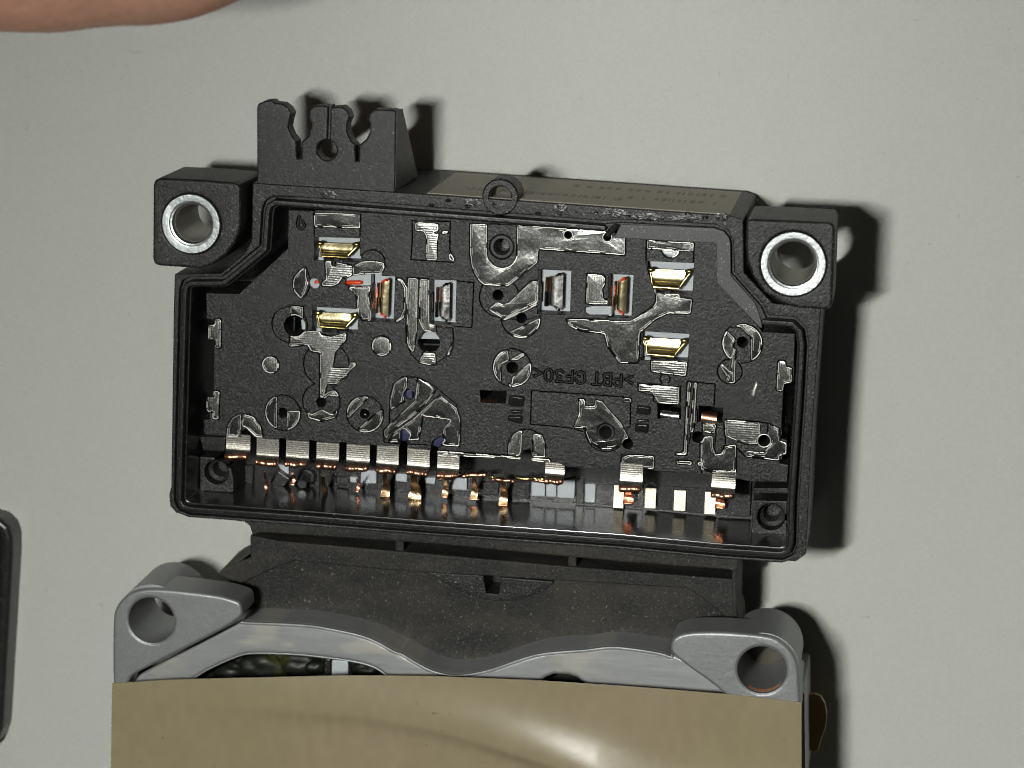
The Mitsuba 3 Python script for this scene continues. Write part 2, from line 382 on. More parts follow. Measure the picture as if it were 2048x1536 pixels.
# burrs on the shelf beside the top lip
for c, x, y, w, h in [('B', 660, 395, 150, 70), ('B', 1490, 450, 130, 80), ('C', 120, 260, 200, 60), ('C', 380, 290, 240, 50), ('C', 700, 300, 280, 50), ('C', 960, 290, 110, 60), ('B', 1960, 480, 120, 60), ('A', 1330, 740, 100, 60)]:
    a = [xy(c, x + sx * w / 2, y + sy * h / 2 + 0.06 * sx * w / 2, ZS) for sx, sy in ((-1, -1), (1, -1), (1, 1), (-1, 1))]
    g = Polygon(a).buffer(0.15).simplify(0.05)
    b = trimesh.creation.icosphere(subdivisions=4, radius=1)
    ctr = np.mean(a, 0); s = [np.linalg.norm(np.subtract(a[1], a[0])) / 2, np.linalg.norm(np.subtract(a[2], a[1])) / 2, 0.22]
    v = b.vertices * s * (1 + 0.9 * (meshkit.fbm(b.vertices * 4 + x, 3, 3)[:, None] - 0.5)) + [*ctr, ZS]
    add(MOD, 'weld_burr', trimesh.Trimesh(v, b.faces), 'smooth_plastic', smooth=30)
for q in range(14):
    x = 860 + q * 43 + rng.uniform(-12, 12); y = 396 + (x - 860) * 0.067 + rng.uniform(-3, 16)
    b = trimesh.creation.icosphere(subdivisions=2, radius=0.28 * rng.uniform(0.5, 1.3)); b.vertices *= [1.5, 0.8, 0.6]
    b.apply_translation([*xy('p', x, y, ZS), ZS + 0.05])
    add(MOD, 'plastic_crumb', roughen(b, 0.12, 5, q), 'gloss_plastic', smooth=False)
# comb bracket
comb = poly('A', [(828, 760), (826, 120), (836, 98), (880, 76), (935, 72), (952, 90), (1010, 96), (1050, 128), (1072, 165), (1058, 225), (1050, 262), (1072, 320), (1108, 362), (1110, 482), (1138, 482), (1140, 368), (1192, 322), (1210, 250), (1190, 195),
                  (1196, 140), (1228, 112), (1290, 108), (1334, 118), (1340, 150), (1350, 120), (1430, 116), (1468, 148), (1486, 190), (1464, 245), (1466, 300), (1490, 355), (1524, 388), (1526, 502), (1546, 502), (1548, 388), (1600, 345), (1626, 290),
                  (1622, 240), (1605, 205), (1625, 160), (1660, 136), (1790, 140), (1814, 152), (1806, 600), (1800, 760)], 28.4, 0.06) - disc('A', 1320, 425, 70, 28.4)
comb = comb - poly('A', [(1334, 118), (1346, 118), (1338, 345), (1326, 345)], 28.4)
seam = poly('A', [(1330, 110), (1350, 110), (1340, 350), (1322, 350)], 28.4) - disc('A', 1320, 425, 70, 28.4)
add(MOD, 'comb_bracket', join([slab(comb, 25.6, 28.6, 0.30, 3, bottom=True), slab(seam, 25.6, 28.1, 0.05)]), 'shell_plastic', smooth=40)
_t = pts('A', [(1780, 150), (1818, 152), (1806, 690), (1770, 690)], 28.5)
add(MOD, 'comb_rib', hexa([[*_t[0], 24.5], [*_t[1], 24.5], [*(np.array(_t[2]) + [0.4, -0.3]), 13], [*(np.array(_t[3]) + [0, -0.3]), 13]], [[*q, 28.45] for q in _t]), 'shell_plastic', smooth=False)
add(MOD, 'comb_root', slab(poly('A', [(828, 560), (1806, 600), (1800, 760), (828, 760)], 28.4), 14, 28.2, 0), 'shell_plastic')
# mounting ears with steel sleeves
ZE = 33.5
ears = [('A', [(92, 672), (102, 640), (135, 622), (400, 632), (670, 655), (702, 672), (712, 705), (712, 930), (700, 1010), (665, 1090), (600, 1170), (510, 1235), (430, 1262), (130, 1242), (98, 1225), (88, 1190)], (362, 945), 215, 140),
        ('C', [(1152, 345), (1165, 318), (1195, 306), (1500, 318), (1815, 335), (1845, 355), (1853, 400), (1846, 600), (1832, 970), (1822, 1005), (1790, 1022), (1560, 1010), (1420, 970), (1290, 885), (1200, 760), (1152, 620), (1146, 500)], (1522, 660), 250, 172)]
for (c, out, (hx, hy), ro, ri) in ears:
    g = poly(c, out, ZE, 0.15)
    o, i = disc(c, hx, hy, ro, ZE), disc(c, hx, hy, ri, ZE)
    e = holder(MOD, 'mounting_ear')
    add(e, 'lug', slab(g - o.buffer(-0.05), 20.0, ZE, 0.45, 3, bottom=True), 'shell_plastic', smooth=45)
    R, r = math.sqrt(o.area / math.pi), math.sqrt(i.area / math.pi)
    cc = (o.centroid.x, o.centroid.y)
    zt = ZE + 0.25
    add(e, 'sleeve', lathe(cc, [(R, 19.6), (R, zt - 0.12), (R - 0.12, zt), (r + 0.62, zt), (r + 0.45, zt - 0.05), (r + 0.42, zt - 0.55), (r + 0.16, zt - 0.62), (r + 0.05, zt - 1.0), (r, zt - 1.3), (r, 19.6), (R, 19.6)], 72), 'zinc', smooth=30)
    add(e, 'bore_liner', lathe(cc, [(r - 0.02, 19.5), (r - 0.02, zt - 1.4), (r - 0.15, zt - 1.5), (r - 0.12, 19.5)][::-1], 64), 'steel_bore', smooth=30)
# eyelet on the label wall
ec = xy('B', 935, 345, ZS)
add(MOD, 'eyelet', lathe(ec, [(2.0, 24.0), (2.0, 28.9), (1.85, 29.1), (1.87, 29.2), (2.6, 29.2), (2.85, 28.9), (2.85, 24.0), (2.0, 24.0)], 48), 'board_plastic', smooth=35)
add(MOD, 'eyelet_bore', lathe(ec, [(1.5, 24.0), (1.5, 28.0), (1.62, 28.2), (1.98, 28.3), (1.98, 24.0), (1.5, 24.0)][::-1], 48), 'dark_plastic', smooth=35)
# label on the outer wall
p1, p2 = np.array(xy('p', 845, 388, ZS)), np.array(xy('p', 1465, 432, ZS))
du = (p2 - p1) / np.linalg.norm(p2 - p1); dn = np.array([-du[1], du[0]]); LW = np.linalg.norm(p2 - p1)


def wallbox(s0, s1, z0, z1, d0, d1):
    q = [(p1 + du * s + dn * d) for s, d in ((s0, d0), (s1, d0), (s1, d1), (s0, d1))]
    return hexa([[*a, z0] for a in q], [[*a, z1] for a in q])


lab = add(MOD, 'label_sticker', wallbox(0.6, LW - 0.4, 4.0, 28.3, 0.02, 0.14), 'label_paper', smooth=False, label='beige paper sticker with faint dark print on the outer wall')
ink = []
x = 5.5
while x < 44:
    w = rng.choice([0.22, 0.35, 0.6, 0.8])
    if 9 < x < 11 or rng.random() < 0.12: x += 1.0
    z0 = 19.5 if x < 30 else 17.0
    ink.append(wallbox(x, x + w, z0, z0 + 3.2, 0.14, 0.17)); x += w + rng.choice([0.3, 0.45, 0.6])
x = 21
while x < 45:
    w = rng.choice([0.5, 0.8, 0.9]); ink.append(wallbox(x, x + w, 9.0, 12.0, 0.14, 0.17)); x += w + rng.choice([0.35, 0.5, 1.2])
add(lab, 'print', join(ink), 'label_ink', smooth=False)
labels[lab + '__print'] = {'kind': 'stuff'}

# ---------------------------------------------------------------- the contact board
board = poly('p', [(577, 420), (576, 497), (478, 588), (412, 586), (413, 637), (428, 640), (428, 712), (427, 780), (420, 800), (419, 838), (408, 840), (408, 869), (450, 872), (512, 877), (677, 887), (797, 894), (918, 907), (1101, 919), (1131, 933), (1160, 936),
                   (1310, 942), (1401, 950), (1475, 958), (1505, 964), (1574, 964), (1577, 930), (1558, 927), (1572, 905), (1573, 884), (1562, 879), (1566, 792), (1568, 770), (1586, 765), (1588, 735), (1590, 668), (1525, 664), (1505, 640), (1440, 570), (1436, 485), (1240, 464), (1000, 445), (800, 428)], ZB)
HOLES = unary_union([disc('E', 908, 1025, 40, ZB), disc('E', 1205, 945, 40, ZB), disc('E', 1540, 1035, 38, ZB), disc('E', 1880, 885, 42, ZB), disc('D', 240, 1130, 108, ZB), disc('D', 1550, 1290, 108, ZB),
                     disc('B', 912, 1258, 50, ZB), disc('B', 1128, 1470, 50, ZB), disc('B', 1565, 698, 36, ZB), disc('B', 1930, 720, 36, ZB), disc('F', 765, 630, 55, ZB), disc('G', 1215, 190, 46, ZB),
                     disc('G', 835, 1000, 50, ZB), disc('G', 1400, 1030, 50, ZB), disc('F', 1635, 1230, 82, ZB), disc('F', 1840, 1340, 50, ZB), disc('B', 945, 810, 118, ZB)])
SQUARE = unary_union([poly('F', [(465, 840), (710, 850), (705, 965), (470, 955)], ZB), poly('G', [(490, 715), (690, 725), (690, 850), (490, 845)], ZB), poly('G', [(835, 740), (1050, 750), (1045, 875), (835, 870)], ZB)])
SLOTS = unary_union([poly('E', [(585, 1165), (625, 1150), (700, 1225), (700, 1330), (640, 1330), (650, 1260), (590, 1205)], ZB), poly('H', [(1812, 160), (1850, 145), (1895, 195), (1868, 250), (1868, 440), (1808, 440)], ZB),
                     poly('I', [(120, 220), (200, 165), (255, 205), (185, 290), (170, 480), (90, 480)], ZB), poly('F', [(870, 1400), (935, 1390), (950, 1470), (900, 1540), (820, 1530), (850, 1460)], ZB)])
GAPS = unary_union([poly('H', [(862, 225), (910, 225), (905, 400), (855, 400)], ZB), poly('H', [(1100, 240), (1150, 243), (1150, 400), (1095, 400)], ZB), poly('H', [(1337, 255), (1388, 258), (1385, 400), (1335, 400)], ZB), poly('H', [(1578, 275), (1628, 280), (1625, 420), (1574, 420)], ZB)])
clips = [('D', [(430, 272), (875, 285), (875, 505), (432, 490)], 'd', 'gold', 0), ('D', [(412, 945), (862, 970), (850, 1205), (412, 1180)], 'd', 'gold', 0),
         ('D', [(985, 640), (1210, 650), (1192, 1098), (985, 1085)], 'l', 'copper', 1), ('D', [(1560, 680), (1808, 690), (1798, 1135), (1560, 1115)], 'l', 'pale_brass', 2),
         ('B', [(1288, 1020), (1592, 1035), (1580, 1445), (1280, 1430)], 'l', 'pale_brass', 2), ('C', [(70, 742), (262, 750), (245, 1098), (60, 1090)], 'l', 'copper', 1),
         ('C', [(362, 645), (738, 662), (728, 900), (365, 890)], 'd', 'gold', 0), ('C', [(322, 1192), (702, 1215), (690, 1430), (322, 1420)], 'd', 'gold', 0)]
WIN = unary_union([poly(c, q, ZB) for c, q, *_ in clips] + [disc('D', 430, 720, 55, ZB), poly('D', [(735, 680), (800, 645), (1000, 625), (1085, 625), (1085, 740), (800, 745), (735, 735)], ZB, 0.1), poly('F', [(1440, 75), (1500, 60), (1700, 60), (1700, 145), (1480, 145), (1440, 120)], ZB, 0.1)])

TR = []          # (pocket outlines, [(metal outline, bsdf)])


def P(outlines, metals): TR.append((outlines, metals))


def M(c, ps, b='tin'):
    g = poly(c, ps, ZB)
    q = rounded(g, 0.16)
    return (q if q.area > 0.9 * g.area else g, b)


L_, C_ = 'tin_lines', 'tin_columns'
P([poly('D', [(428, 25), (880, 35), (880, 272), (428, 268)], ZB)], [M('D', [(430, 28), (878, 40), (878, 180), (432, 162)])])
P([poly('D', [(355, 545), (290, 590), (235, 650), (216, 720), (235, 800), (300, 874), (345, 850), (385, 760), (385, 660)], ZB), disc('D', 1000, 512, 127, ZB) & poly('D', [(880, 300), (1140, 300), (1140, 640), (880, 640)], ZB)],
  [M('D', [(352, 550), (290, 595), (238, 655), (222, 720), (238, 795), (300, 866), (340, 810), (372, 720), (350, 650)]), M('D', [(540, 500), (600, 500), (600, 545), (640, 545), (640, 510), (800, 545), (800, 640), (700, 665), (660, 720), (600, 745), (500, 738), (520, 690), (545, 685)], L_),
   M('D', [(830, 540), (900, 505), (1000, 495), (1110, 515), (1118, 560), (1085, 618), (1000, 625), (900, 622), (812, 640), (805, 560)])])
P([], [M('D', [(830, 745), (985, 745), (960, 830), (985, 1000), (1060, 1078), (900, 1078), (850, 1000), (845, 850), (810, 790), (750, 762)], C_)])
P([poly('D', [(1212, 655), (1290, 680), (1340, 760), (1338, 980), (1300, 1060), (1240, 1095), (1195, 1095)], ZB)], [M('D', [(1220, 658), (1290, 680), (1338, 760), (1335, 980), (1298, 1055), (1240, 1092), (1200, 1092), (1270, 1050), (1305, 970), (1310, 770), (1275, 700), (1218, 675)])])
P([poly('D', [(1382, 100), (1760, 110), (1755, 385), (1802, 480), (1790, 515), (1370, 488), (1385, 300)], ZB, 0.1)],
  [M('D', [(1420, 118), (1640, 135), (1640, 200), (1560, 225), (1625, 235), (1700, 205), (1755, 210), (1755, 225), (1650, 235), (1632, 270), (1625, 490), (1525, 486), (1525, 260), (1500, 210), (1415, 200)], 'tin_lines'), M('D', [(1752, 400), (1798, 480), (1785, 505), (1748, 470)])])
P([poly('D', [(1335, 655), (1560, 680), (1560, 1115), (1640, 1135), (1785, 1150), (1792, 1300), (1740, 1420), (1600, 1510), (1450, 1490), (1370, 1400), (1325, 1290)], ZB, 0.2), poly('D', [(1810, 690), (1990, 705), (1970, 1150), (1800, 1140)], ZB)],
  [M('D', [(1350, 660), (1440, 668), (1435, 1150), (1400, 1400), (1345, 1320), (1330, 1200)], C_), M('D', [(1460, 672), (1550, 680), (1550, 1110), (1620, 1120), (1620, 1200), (1500, 1180), (1455, 1090)], C_), M('D', [(1492, 1392), (1612, 1400), (1615, 1505), (1540, 1510), (1450, 1488)], L_),
   M('D', [(1788, 1285), (1786, 1320), (1740, 1420), (1725, 1410), (1765, 1330)])])
P([disc('D', 190, 1120, 182, ZB)], [M('D', [(200, 935), (320, 945), (320, 1120), (200, 1120)]), M('E', [(960, 430), (1090, 395), (1200, 395), (1200, 420), (1280, 440), (1400, 405), (1398, 460), (1310, 560), (1292, 680), (1420, 682), (1430, 640), (1470, 635), (1472, 660), (1422, 700), (1400, 750), (1322, 800), (1250, 800), (1212, 940), (1198, 940), (1200, 560), (1130, 550), (1100, 500), (960, 515)], L_)])
P([disc('E', 1245, 655, 185, ZB) & poly('E', [(1030, 480), (1480, 480), (1480, 840), (1030, 840)], ZB), disc('E', 1205, 943, 152, ZB)], [M('E', [(1090, 1000), (1130, 1040), (1210, 1000), (1290, 1040), (1340, 990), (1320, 1060), (1205, 1092), (1110, 1065)]), M('E', [(1215, 900), (1260, 865), (1310, 850), (1350, 900), (1260, 890), (1230, 920)])])
P([disc('E', 908, 1025, 146, ZB)], [(disc('E', 908, 1025, 140, ZB) & poly('E', [(740, 860), (862, 860), (862, 1190), (740, 1190)], ZB), 'tin'), (disc('E', 908, 1025, 140, ZB) & poly('E', [(945, 1010), (1080, 1010), (1080, 1190), (945, 1190)], ZB), 'tin')])
P([disc('E', 1543, 1037, 150, ZB)], [(disc('E', 1543, 1037, 143, ZB) & poly('E', [(1380, 880), (1600, 880), (1400, 1080), (1380, 1060)], ZB), 'tin'), (disc('E', 1543, 1037, 143, ZB) & poly('E', [(1700, 980), (1720, 1200), (1440, 1200), (1590, 1060)], ZB), 'tin')])
P([poly('E', [(1732, 900), (1760, 800), (1850, 745), (1960, 750), (2050, 790), (2250, 960), (2290, 1080), (2280, 1290), (1690, 1260), (1680, 1160), (1730, 1120)], ZB, 0.2)],
  [M('E', [(1740, 920), (1770, 800), (1840, 752), (1870, 752), (1865, 830), (1835, 880), (1850, 940), (1740, 1000)]), M('E', [(1950, 755), (2040, 800), (2090, 850), (2010, 960), (1900, 1060), (1730, 1180), (1700, 1240), (1690, 1170), (1740, 1110), (1930, 930)]),
   M('E', [(2120, 890), (2250, 990), (2280, 1090), (2270, 1285), (2140, 1275), (2150, 1150), (2210, 1080), (1990, 1050), (1960, 1230), (1720, 1255), (1760, 1180), (1920, 1070), (2050, 950)])])
for c, x, y, r in (('E', 815, 655, 66), ('E', 1672, 510, 76)):
    P([disc(c, x, y, r + 4, ZB)], [(disc(c, x, y, r, ZB) & poly(c, [(x - r, y - r), (x + r * 0.75, y - r), (x + r * 0.75, y + r), (x - r, y + r)], ZB), C_), (disc(c, x, y, r, ZB) & poly(c, [(x + r * 0.8, y - r), (x + r, y - r), (x + r, y + r), (x + r * 0.8, y + r)], ZB), 'tin')])
P([poly('E', [(470, 1320), (478, 1130), (520, 1060), (590, 1025), (680, 1050), (740, 1120), (762, 1215), (700, 1215), (640, 1320)], ZB)], [M('E', [(478, 1210), (482, 1130), (522, 1066), (585, 1032), (585, 1150), (560, 1210)]), M('E', [(590, 1032), (680, 1056), (735, 1125), (755, 1210), (705, 1215), (620, 1135), (592, 1130)], C_)])
# top strip round the screw boss
P([poly('B', [(648, 588), (1090, 600), (1935, 655), (2100, 700), (2100, 895), (1292, 838), (1285, 965), (1010, 1180), (770, 1170), (690, 1060), (645, 900)], ZB, 0.1), disc('B', 925, 1280, 190, ZB), poly('B', [(1290, 1110), (1330, 1120), (1310, 1440), (1200, 1480), (960, 1480), (820, 1390), (930, 1320), (1010, 1320)], ZB)],
  [(poly('B', [(655, 595), (1095, 605), (1930, 665), (2095, 705), (2095, 885), (1290, 830), (1278, 955), (1010, 1172), (790, 1165), (738, 1125), (696, 1060), (668, 980), (655, 880)], ZB) - disc('B', 948, 865, 140, ZB) - poly('B', [(810, 580), (1090, 590), (1088, 865), (808, 860)], ZB), 'tin'),
   M('B', [(1225, 1128), (1340, 1115), (1375, 1128), (1375, 1285), (1320, 1310), (1120, 1400), (960, 1478), (822, 1392), (905, 1322), (960, 1345), (1015, 1330)])])
P([disc('F', 845, 170, 188, ZB)], [(disc('F', 845, 170, 182, ZB) & poly('F', [(700, 320), (1040, 160), (1040, 380), (760, 380)], ZB), 'tin'), M('F', [(680, 175), (850, 100), (1000, 30), (1000, 45), (850, 122), (690, 190)])])
P([disc('F', 765, 632, 184, ZB)], [(disc('F', 765, 632, 178, ZB) & poly('F', [(580, 440), (720, 440), (735, 560), (660, 600), (660, 790), (580, 790)], ZB), 'tin'), (disc('F', 765, 632, 178, ZB) & poly('F', [(760, 780), (770, 720), (840, 655), (950, 570), (950, 760), (740, 820), (735, 780)], ZB), 'tin'), (disc('F', 765, 632, 178, ZB) & poly('F', [(740, 560), (800, 530), (880, 480), (900, 500), (810, 560)], ZB), 'tin')])
P([], [M('C', [(-270, 1095), (0, 1102), (230, 1115), (300, 1080), (420, 1000), (442, 960), (442, 850), (480, 850), (500, 900), (620, 930), (725, 940), (712, 1052), (540, 1050), (440, 1095), (312, 1205), (300, 1440), (155, 1440), (60, 1310), (38, 1215), (0, 1205), (-150, 1190), (-240, 1150)], 'tin')])
P([], [M('C', [(470, 850), (600, 870), (640, 930), (725, 942), (720, 960), (470, 930)], L_)])
P([], [M('D', [(-1, -1), (0, -1), (0, 0)])])
P([poly('C', [(362, 470), (742, 490), (738, 662), (360, 645)], ZB)], [M('C', [(370, 475), (738, 495), (735, 565), (370, 540)]), (disc('C', 555, 540, 72, ZB) & poly('C', [(470, 545), (640, 545), (640, 640), (470, 640)], ZB), 'zinc')])
P([], [M('B', [(1740, 1060), (1870, 1070), (1905, 1090), (1905, 1160), (1880, 1200), (1890, 1290), (1960, 1320), (1960, 1340), (1760, 1340), (1735, 1335)], C_)])
P([], [M('C', [(405, 1430), (410, 1380), (470, 1390), (470, 1420), (560, 1420), (690, 1440), (675, 1545), (405, 1510)], L_)])
# lower right quarter
P([poly('G', [(322, 540), (690, 560), (690, 720), (455, 700), (455, 650), (322, 610)], ZB), disc('G', 555, 505, 45, ZB)], [M('G', [(328, 545), (672, 572), (672, 720), (500, 708), (440, 610), (330, 602)], L_)])
P([poly('G', [(742, 525), (985, 545), (975, 745), (830, 740), (835, 870), (780, 960), (740, 1160), (650, 1140), (690, 1150), (720, 1130)], ZB)], [M('G', [(750, 530), (778, 532), (745, 900), (738, 1150), (650, 1150), (650, 1140), (716, 1130)]), M('G', [(805, 532), (826, 534), (805, 900), (790, 960), (765, 960)])])
P([], [M('G', [(655, 1200), (782, 1207), (782, 1235), (655, 1225)]), M('G', [(835, 1210), (870, 1212), (870, 1240), (838, 1240)])])
P([disc('G', 1215, 200, 172, ZB), disc('G', 1107, 440, 106, ZB)], [(disc('G', 1215, 200, 166, ZB) & poly('G', [(1040, 180), (1080, 90), (1150, 160), (1140, 230), (1150, 250), (1120, 330), (1060, 320)], ZB), 'tin'), (disc('G', 1215, 200, 166, ZB) & poly('G', [(1110, 60), (1230, 30), (1400, 100), (1390, 330), (1290, 340), (1290, 150), (1200, 60)], ZB), 'tin'),
   M('G', [(1132, 240), (1160, 240), (1150, 540), (1075, 540), (1085, 480), (1022, 390), (1040, 370), (1118, 450)])])
P([poly('G', [(870, 875), (1000, 885), (985, 1060), (960, 1080), (985, 1160), (1030, 1145), (1070, 1090), (1060, 850), (1360, 870), (1440, 880), (1535, 925), (1548, 1030), (1600, 1045), (1595, 1150), (1535, 1165), (1530, 1205), (1240, 1170), (1165, 1090), (1160, 1330), (865, 1320), (870, 1200)], ZB)],
  [M('G', [(880, 882), (990, 888), (980, 965), (880, 955)], L_), M('G', [(1062, 852), (1360, 872), (1372, 1000), (1345, 1060), (1240, 1060), (1070, 990)], L_), M('G', [(1435, 885), (1530, 930), (1542, 1032), (1592, 1050), (1590, 1142), (1530, 1160), (1525, 1200), (1240, 1165), (1245, 1120), (1400, 1130), (1460, 1060), (1430, 980)]),
   M('G', [(860, 1000), (960, 990), (962, 1080), (985, 1150), (1040, 1140), (1062, 1080), (1160, 1060), (1160, 1300), (960, 1300), (860, 1270)])])
P([poly('G', [(165, 1290), (180, 1150), (470, 1155), (465, 1275), (370, 1275), (365, 1310)], ZB)], [M('G', [(172, 1290), (190, 1175), (250, 1150), (460, 1162), (460, 1270), (365, 1270), (360, 1300)])])
P([poly('F', [(942, 842), (1872, 905), (1866, 1180), (1640, 1290), (1300, 1195), (932, 1160)], ZB), disc('F', 1635, 1230, 192, ZB)],
  [M('F', [(1385, 918), (1442, 920), (1442, 990), (1530, 992), (1542, 930), (1600, 942), (1690, 1050), (1780, 1150), (1850, 1290), (1800, 1330), (1720, 1380), (1600, 1390), (1490, 1330), (1450, 1230), (1450, 1195), (1332, 1190), (1350, 1160), (1390, 1060)]), M('F', [(1800, 912), (1872, 918), (1870, 955), (1802, 950)])])
P([disc('F', 898, 1375, 180, ZB) & poly('F', [(700, 1180), (1100, 1180), (1100, 1480), (700, 1480)], ZB)], [M('F', [(728, 1450), (730, 1340), (780, 1250), (855, 1205), (850, 1400), (830, 1450)], C_), M('F', [(955, 1250), (1040, 1255), (1072, 1340), (1070, 1465), (950, 1460), (960, 1400)], C_)])
# edge tabs
P([], [M('E', [(385, 300), (430, 300), (428, 525), (385, 520), (385, 465), (335, 465), (335, 350), (385, 345)], C_)])
P([], [M('E', [(375, 855), (420, 860), (412, 1075), (368, 1072), (368, 1025), (322, 1010), (320, 905), (372, 900)], C_)])
P([], [M('G', [(1522, 350), (1580, 350), (1585, 400), (1640, 410), (1635, 530), (1570, 545), (1560, 610), (1508, 600)], C_)])
# the bus strip along the board's lower edge
P([], [M('I', [(170, 315), (560, 345), (900, 370), (1330, 405), (1340, 440), (900, 392), (410, 372), (405, 385), (170, 370)], L_)])

# engraved lettering
tm = meshkit.text_mesh('>PBT GF30<', 2.05, 0.16)
a, b = xy('F', 1888, 760, ZB), xy('F', 968, 690, ZB)
ext = tm.bounds
L = np.linalg.norm(np.subtract(b, a)); ang = math.atan2(b[1] - a[1], b[0] - a[0])
v = tm.vertices - [ext[0][0], (ext[0][1] + ext[1][1]) / 2, 0]; v[:, 0] *= L / (ext[1][0] - ext[0][0])
ca, sa = math.cos(ang), math.sin(ang)
v = np.column_stack([a[0] + v[:, 0] * ca - v[:, 1] * sa, a[1] + v[:, 0] * sa + v[:, 1] * ca, ZB + v[:, 2] - 0.02])
letters = [(v, tm.faces)]
tm = meshkit.text_mesh('6', 2.1, 0.16); v = tm.vertices - tm.bounds.mean(0); v[:, :2] = v[:, :2] @ np.array([[math.cos(0.35), math.sin(0.35)], [-math.sin(0.35), math.cos(0.35)]])
v += [*xy('D', 293, 125, ZB), ZB + 0.06]
letters.append((v, tm.faces))
glyphs = []
for v, f in letters:
    tri = v[f]; up = (tri[:, :, 2] > v[:, 2].mean()).all(1)
    glyphs.append(unary_union([Polygon(t[:, :2]).buffer(0.015) for t in tri[up]]))
cut = unary_union([HOLES, SQUARE, SLOTS, GAPS])
pockets = []
for outl, mets in TR:
    pockets.append(unary_union([g for g in outl] + [m.buffer(0.14, join_style=2) for m, _ in mets if m.area > 0.05]).buffer(0))
allp = unary_union(pockets + [WIN])
BRD = 'contact_board'
bodyA = board - unary_union([cut, WIN])
moat = unary_union([g.buffer(0.09) for g in glyphs])
bodyB = board - unary_union([cut, allp.buffer(0.02), moat])
zp, zm = ZB - 0.9, ZB - 0.06
fills, metal_done = [], WIN
for (outl, mets), pk in zip(TR, pockets):
    fills.append(pk)
allm = unary_union([m.buffer(0.10, join_style=2) for _, mets in TR for m, _ in mets if m.area > 0.05])
fill = unary_union([p.buffer(-0.11, join_style=2) for p in pockets]) - unary_union([allm, WIN.buffer(0.05), cut])
grooves = unary_union([p.exterior.buffer(0.10) for pk in pockets for p in polys(pk)])
B_ = add(MOD, BRD, join([slab(bodyA, floor_z, zp, 0), slab(bodyB, zp, ZB, 0.10, 2), slab((fill - grooves) & board, zp, ZB - 0.05, 0.06, 1)]), 'board_plastic', smooth=30)
for g in glyphs: add(B_, 'lettering', slab(g.buffer(0.085), zp, zp + 0.12, 0), 'dark_plastic', smooth=False); add(B_, 'lettering', slab(g.buffer(-0.05), zp, ZB - 0.06, 0), 'dark_plastic', smooth=False)
done = Polygon(); burrs = []
for outl, mets in TR:
    for m, b in mets:
        g = ((m - unary_union([cut, WIN.buffer(0.03), done])) & board.buffer(0.9)).buffer(0)
        if g.area < 0.05: continue
        done = done.union(g.buffer(0.02))
        g = unary_union([rounded(q, 0.04) for q in polys(g)])
        zt = zm + rng.uniform(-0.04, 0.08)
        edge = unary_union([LineString(q.exterior.coords) for q in polys(g)]).buffer(0.17) & g
        tk = add(B_, 'trace', slab(g, zp - 0.2, zt, 0.10, 1), b, smooth=55)
        segs = []
        for q in polys(g):
            ln = LineString(q.buffer(-0.07).exterior.coords) if q.buffer(-0.07).geom_type == 'Polygon' and q.buffer(-0.07).area > 0 else None
            if ln is None: continue
            t = rng.uniform(0, 0.5)
            while t < ln.length:
                l = rng.uniform(0.8, 4.0)
                a = np.array([ln.interpolate(min(t + l * x, ln.length)).coords[0] for x in np.linspace(0, 1, max(3, int(l / 0.25)))])
                a = a[np.r_[True, np.linalg.norm(np.diff(a, axis=0), axis=1) > 1e-3]]
                if len(a) > 2: segs.append(tube_mesh(np.column_stack([a, np.full(len(a), zt + 0.0)]), 0.11 * rng.uniform(0.7, 1.25), 6))
                t += l + rng.choice([0.05, 0.2, 0.9, 2.0])
        for q in polys(g.buffer(-0.34)):
            ln = LineString(q.exterior.coords); t = rng.uniform(0, 1.5)
            while t < ln.length:
                l = rng.uniform(0.6, 2.6)
                a = np.array([ln.interpolate(min(t + l * x, ln.length)).coords[0] for x in np.linspace(0, 1, max(3, int(l / 0.25)))])
                a = a[np.r_[True, np.linalg.norm(np.diff(a, axis=0), axis=1) > 1e-3]]
                if len(a) > 2: segs.append(tube_mesh(np.column_stack([a, np.full(len(a), zt - 0.01)]), 0.055 * rng.uniform(0.7, 1.3), 6))
                t += l + rng.uniform(0.4, 3.0)
        burrs.append((b, join(segs)))
for b, m in burrs: add(B_, 'trace_burr', m, 'bright_edge', smooth=60)
for h in polys(HOLES):
    if not done.buffer(0.1).intersects(h.exterior) or h.area > 4: continue
    q = np.array(h.buffer(0.10).exterior.coords)[::2]
    m = [i for i in range(len(q)) if done.buffer(0.15).contains(Point(q[i]))]
    if len(m) > len(q) * 0.5: add(B_, 'hole_collar', tube_mesh(np.column_stack([q, np.full(len(q), ZB - 0.02)]), 0.13, 8), 'bright_edge', smooth=60)
add(B_, 'gouge', roughen(bead('G', 1342, 520, 1305, 665, 0.42, ZB - 0.25), 0.25, 3.5, 4), 'bright_edge', smooth=30)
# hole bottoms: pale, blue and dark pieces seen through the openings
add(MOD, 'wire_end', slab(disc('E', 1548, 1042, 34, ZB - 3), 16, ZB - 2.2, 0.5, 3), 'tin', smooth=50)
for c, q in (('H', [(1812, 160), (1850, 145), (1895, 195), (1868, 245), (1812, 245)]), ('I', [(120, 220), (200, 165), (255, 205), (190, 285), (115, 255)]), ('E', [(1850, 850), (1910, 850), (1910, 920), (1850, 920)])):
    add(MOD, 'blue_insert', slab(poly(c, q, ZB - 1.6), floor_z, ZB - 1.6, 0.1), 'blue_plastic')
add(MOD, 'hole_insert', slab(poly('D', [(1450, 1180), (1650, 1180), (1655, 1262), (1450, 1258)], ZB - 2), floor_z, ZB - 2, 0.1), 'white_plastic')
add(MOD, 'hole_insert', slab(poly('D', [(300, 1070), (350, 1070), (350, 1170), (310, 1165)], ZB - 2), floor_z, ZB - 2, 0.1), 'white_plastic')
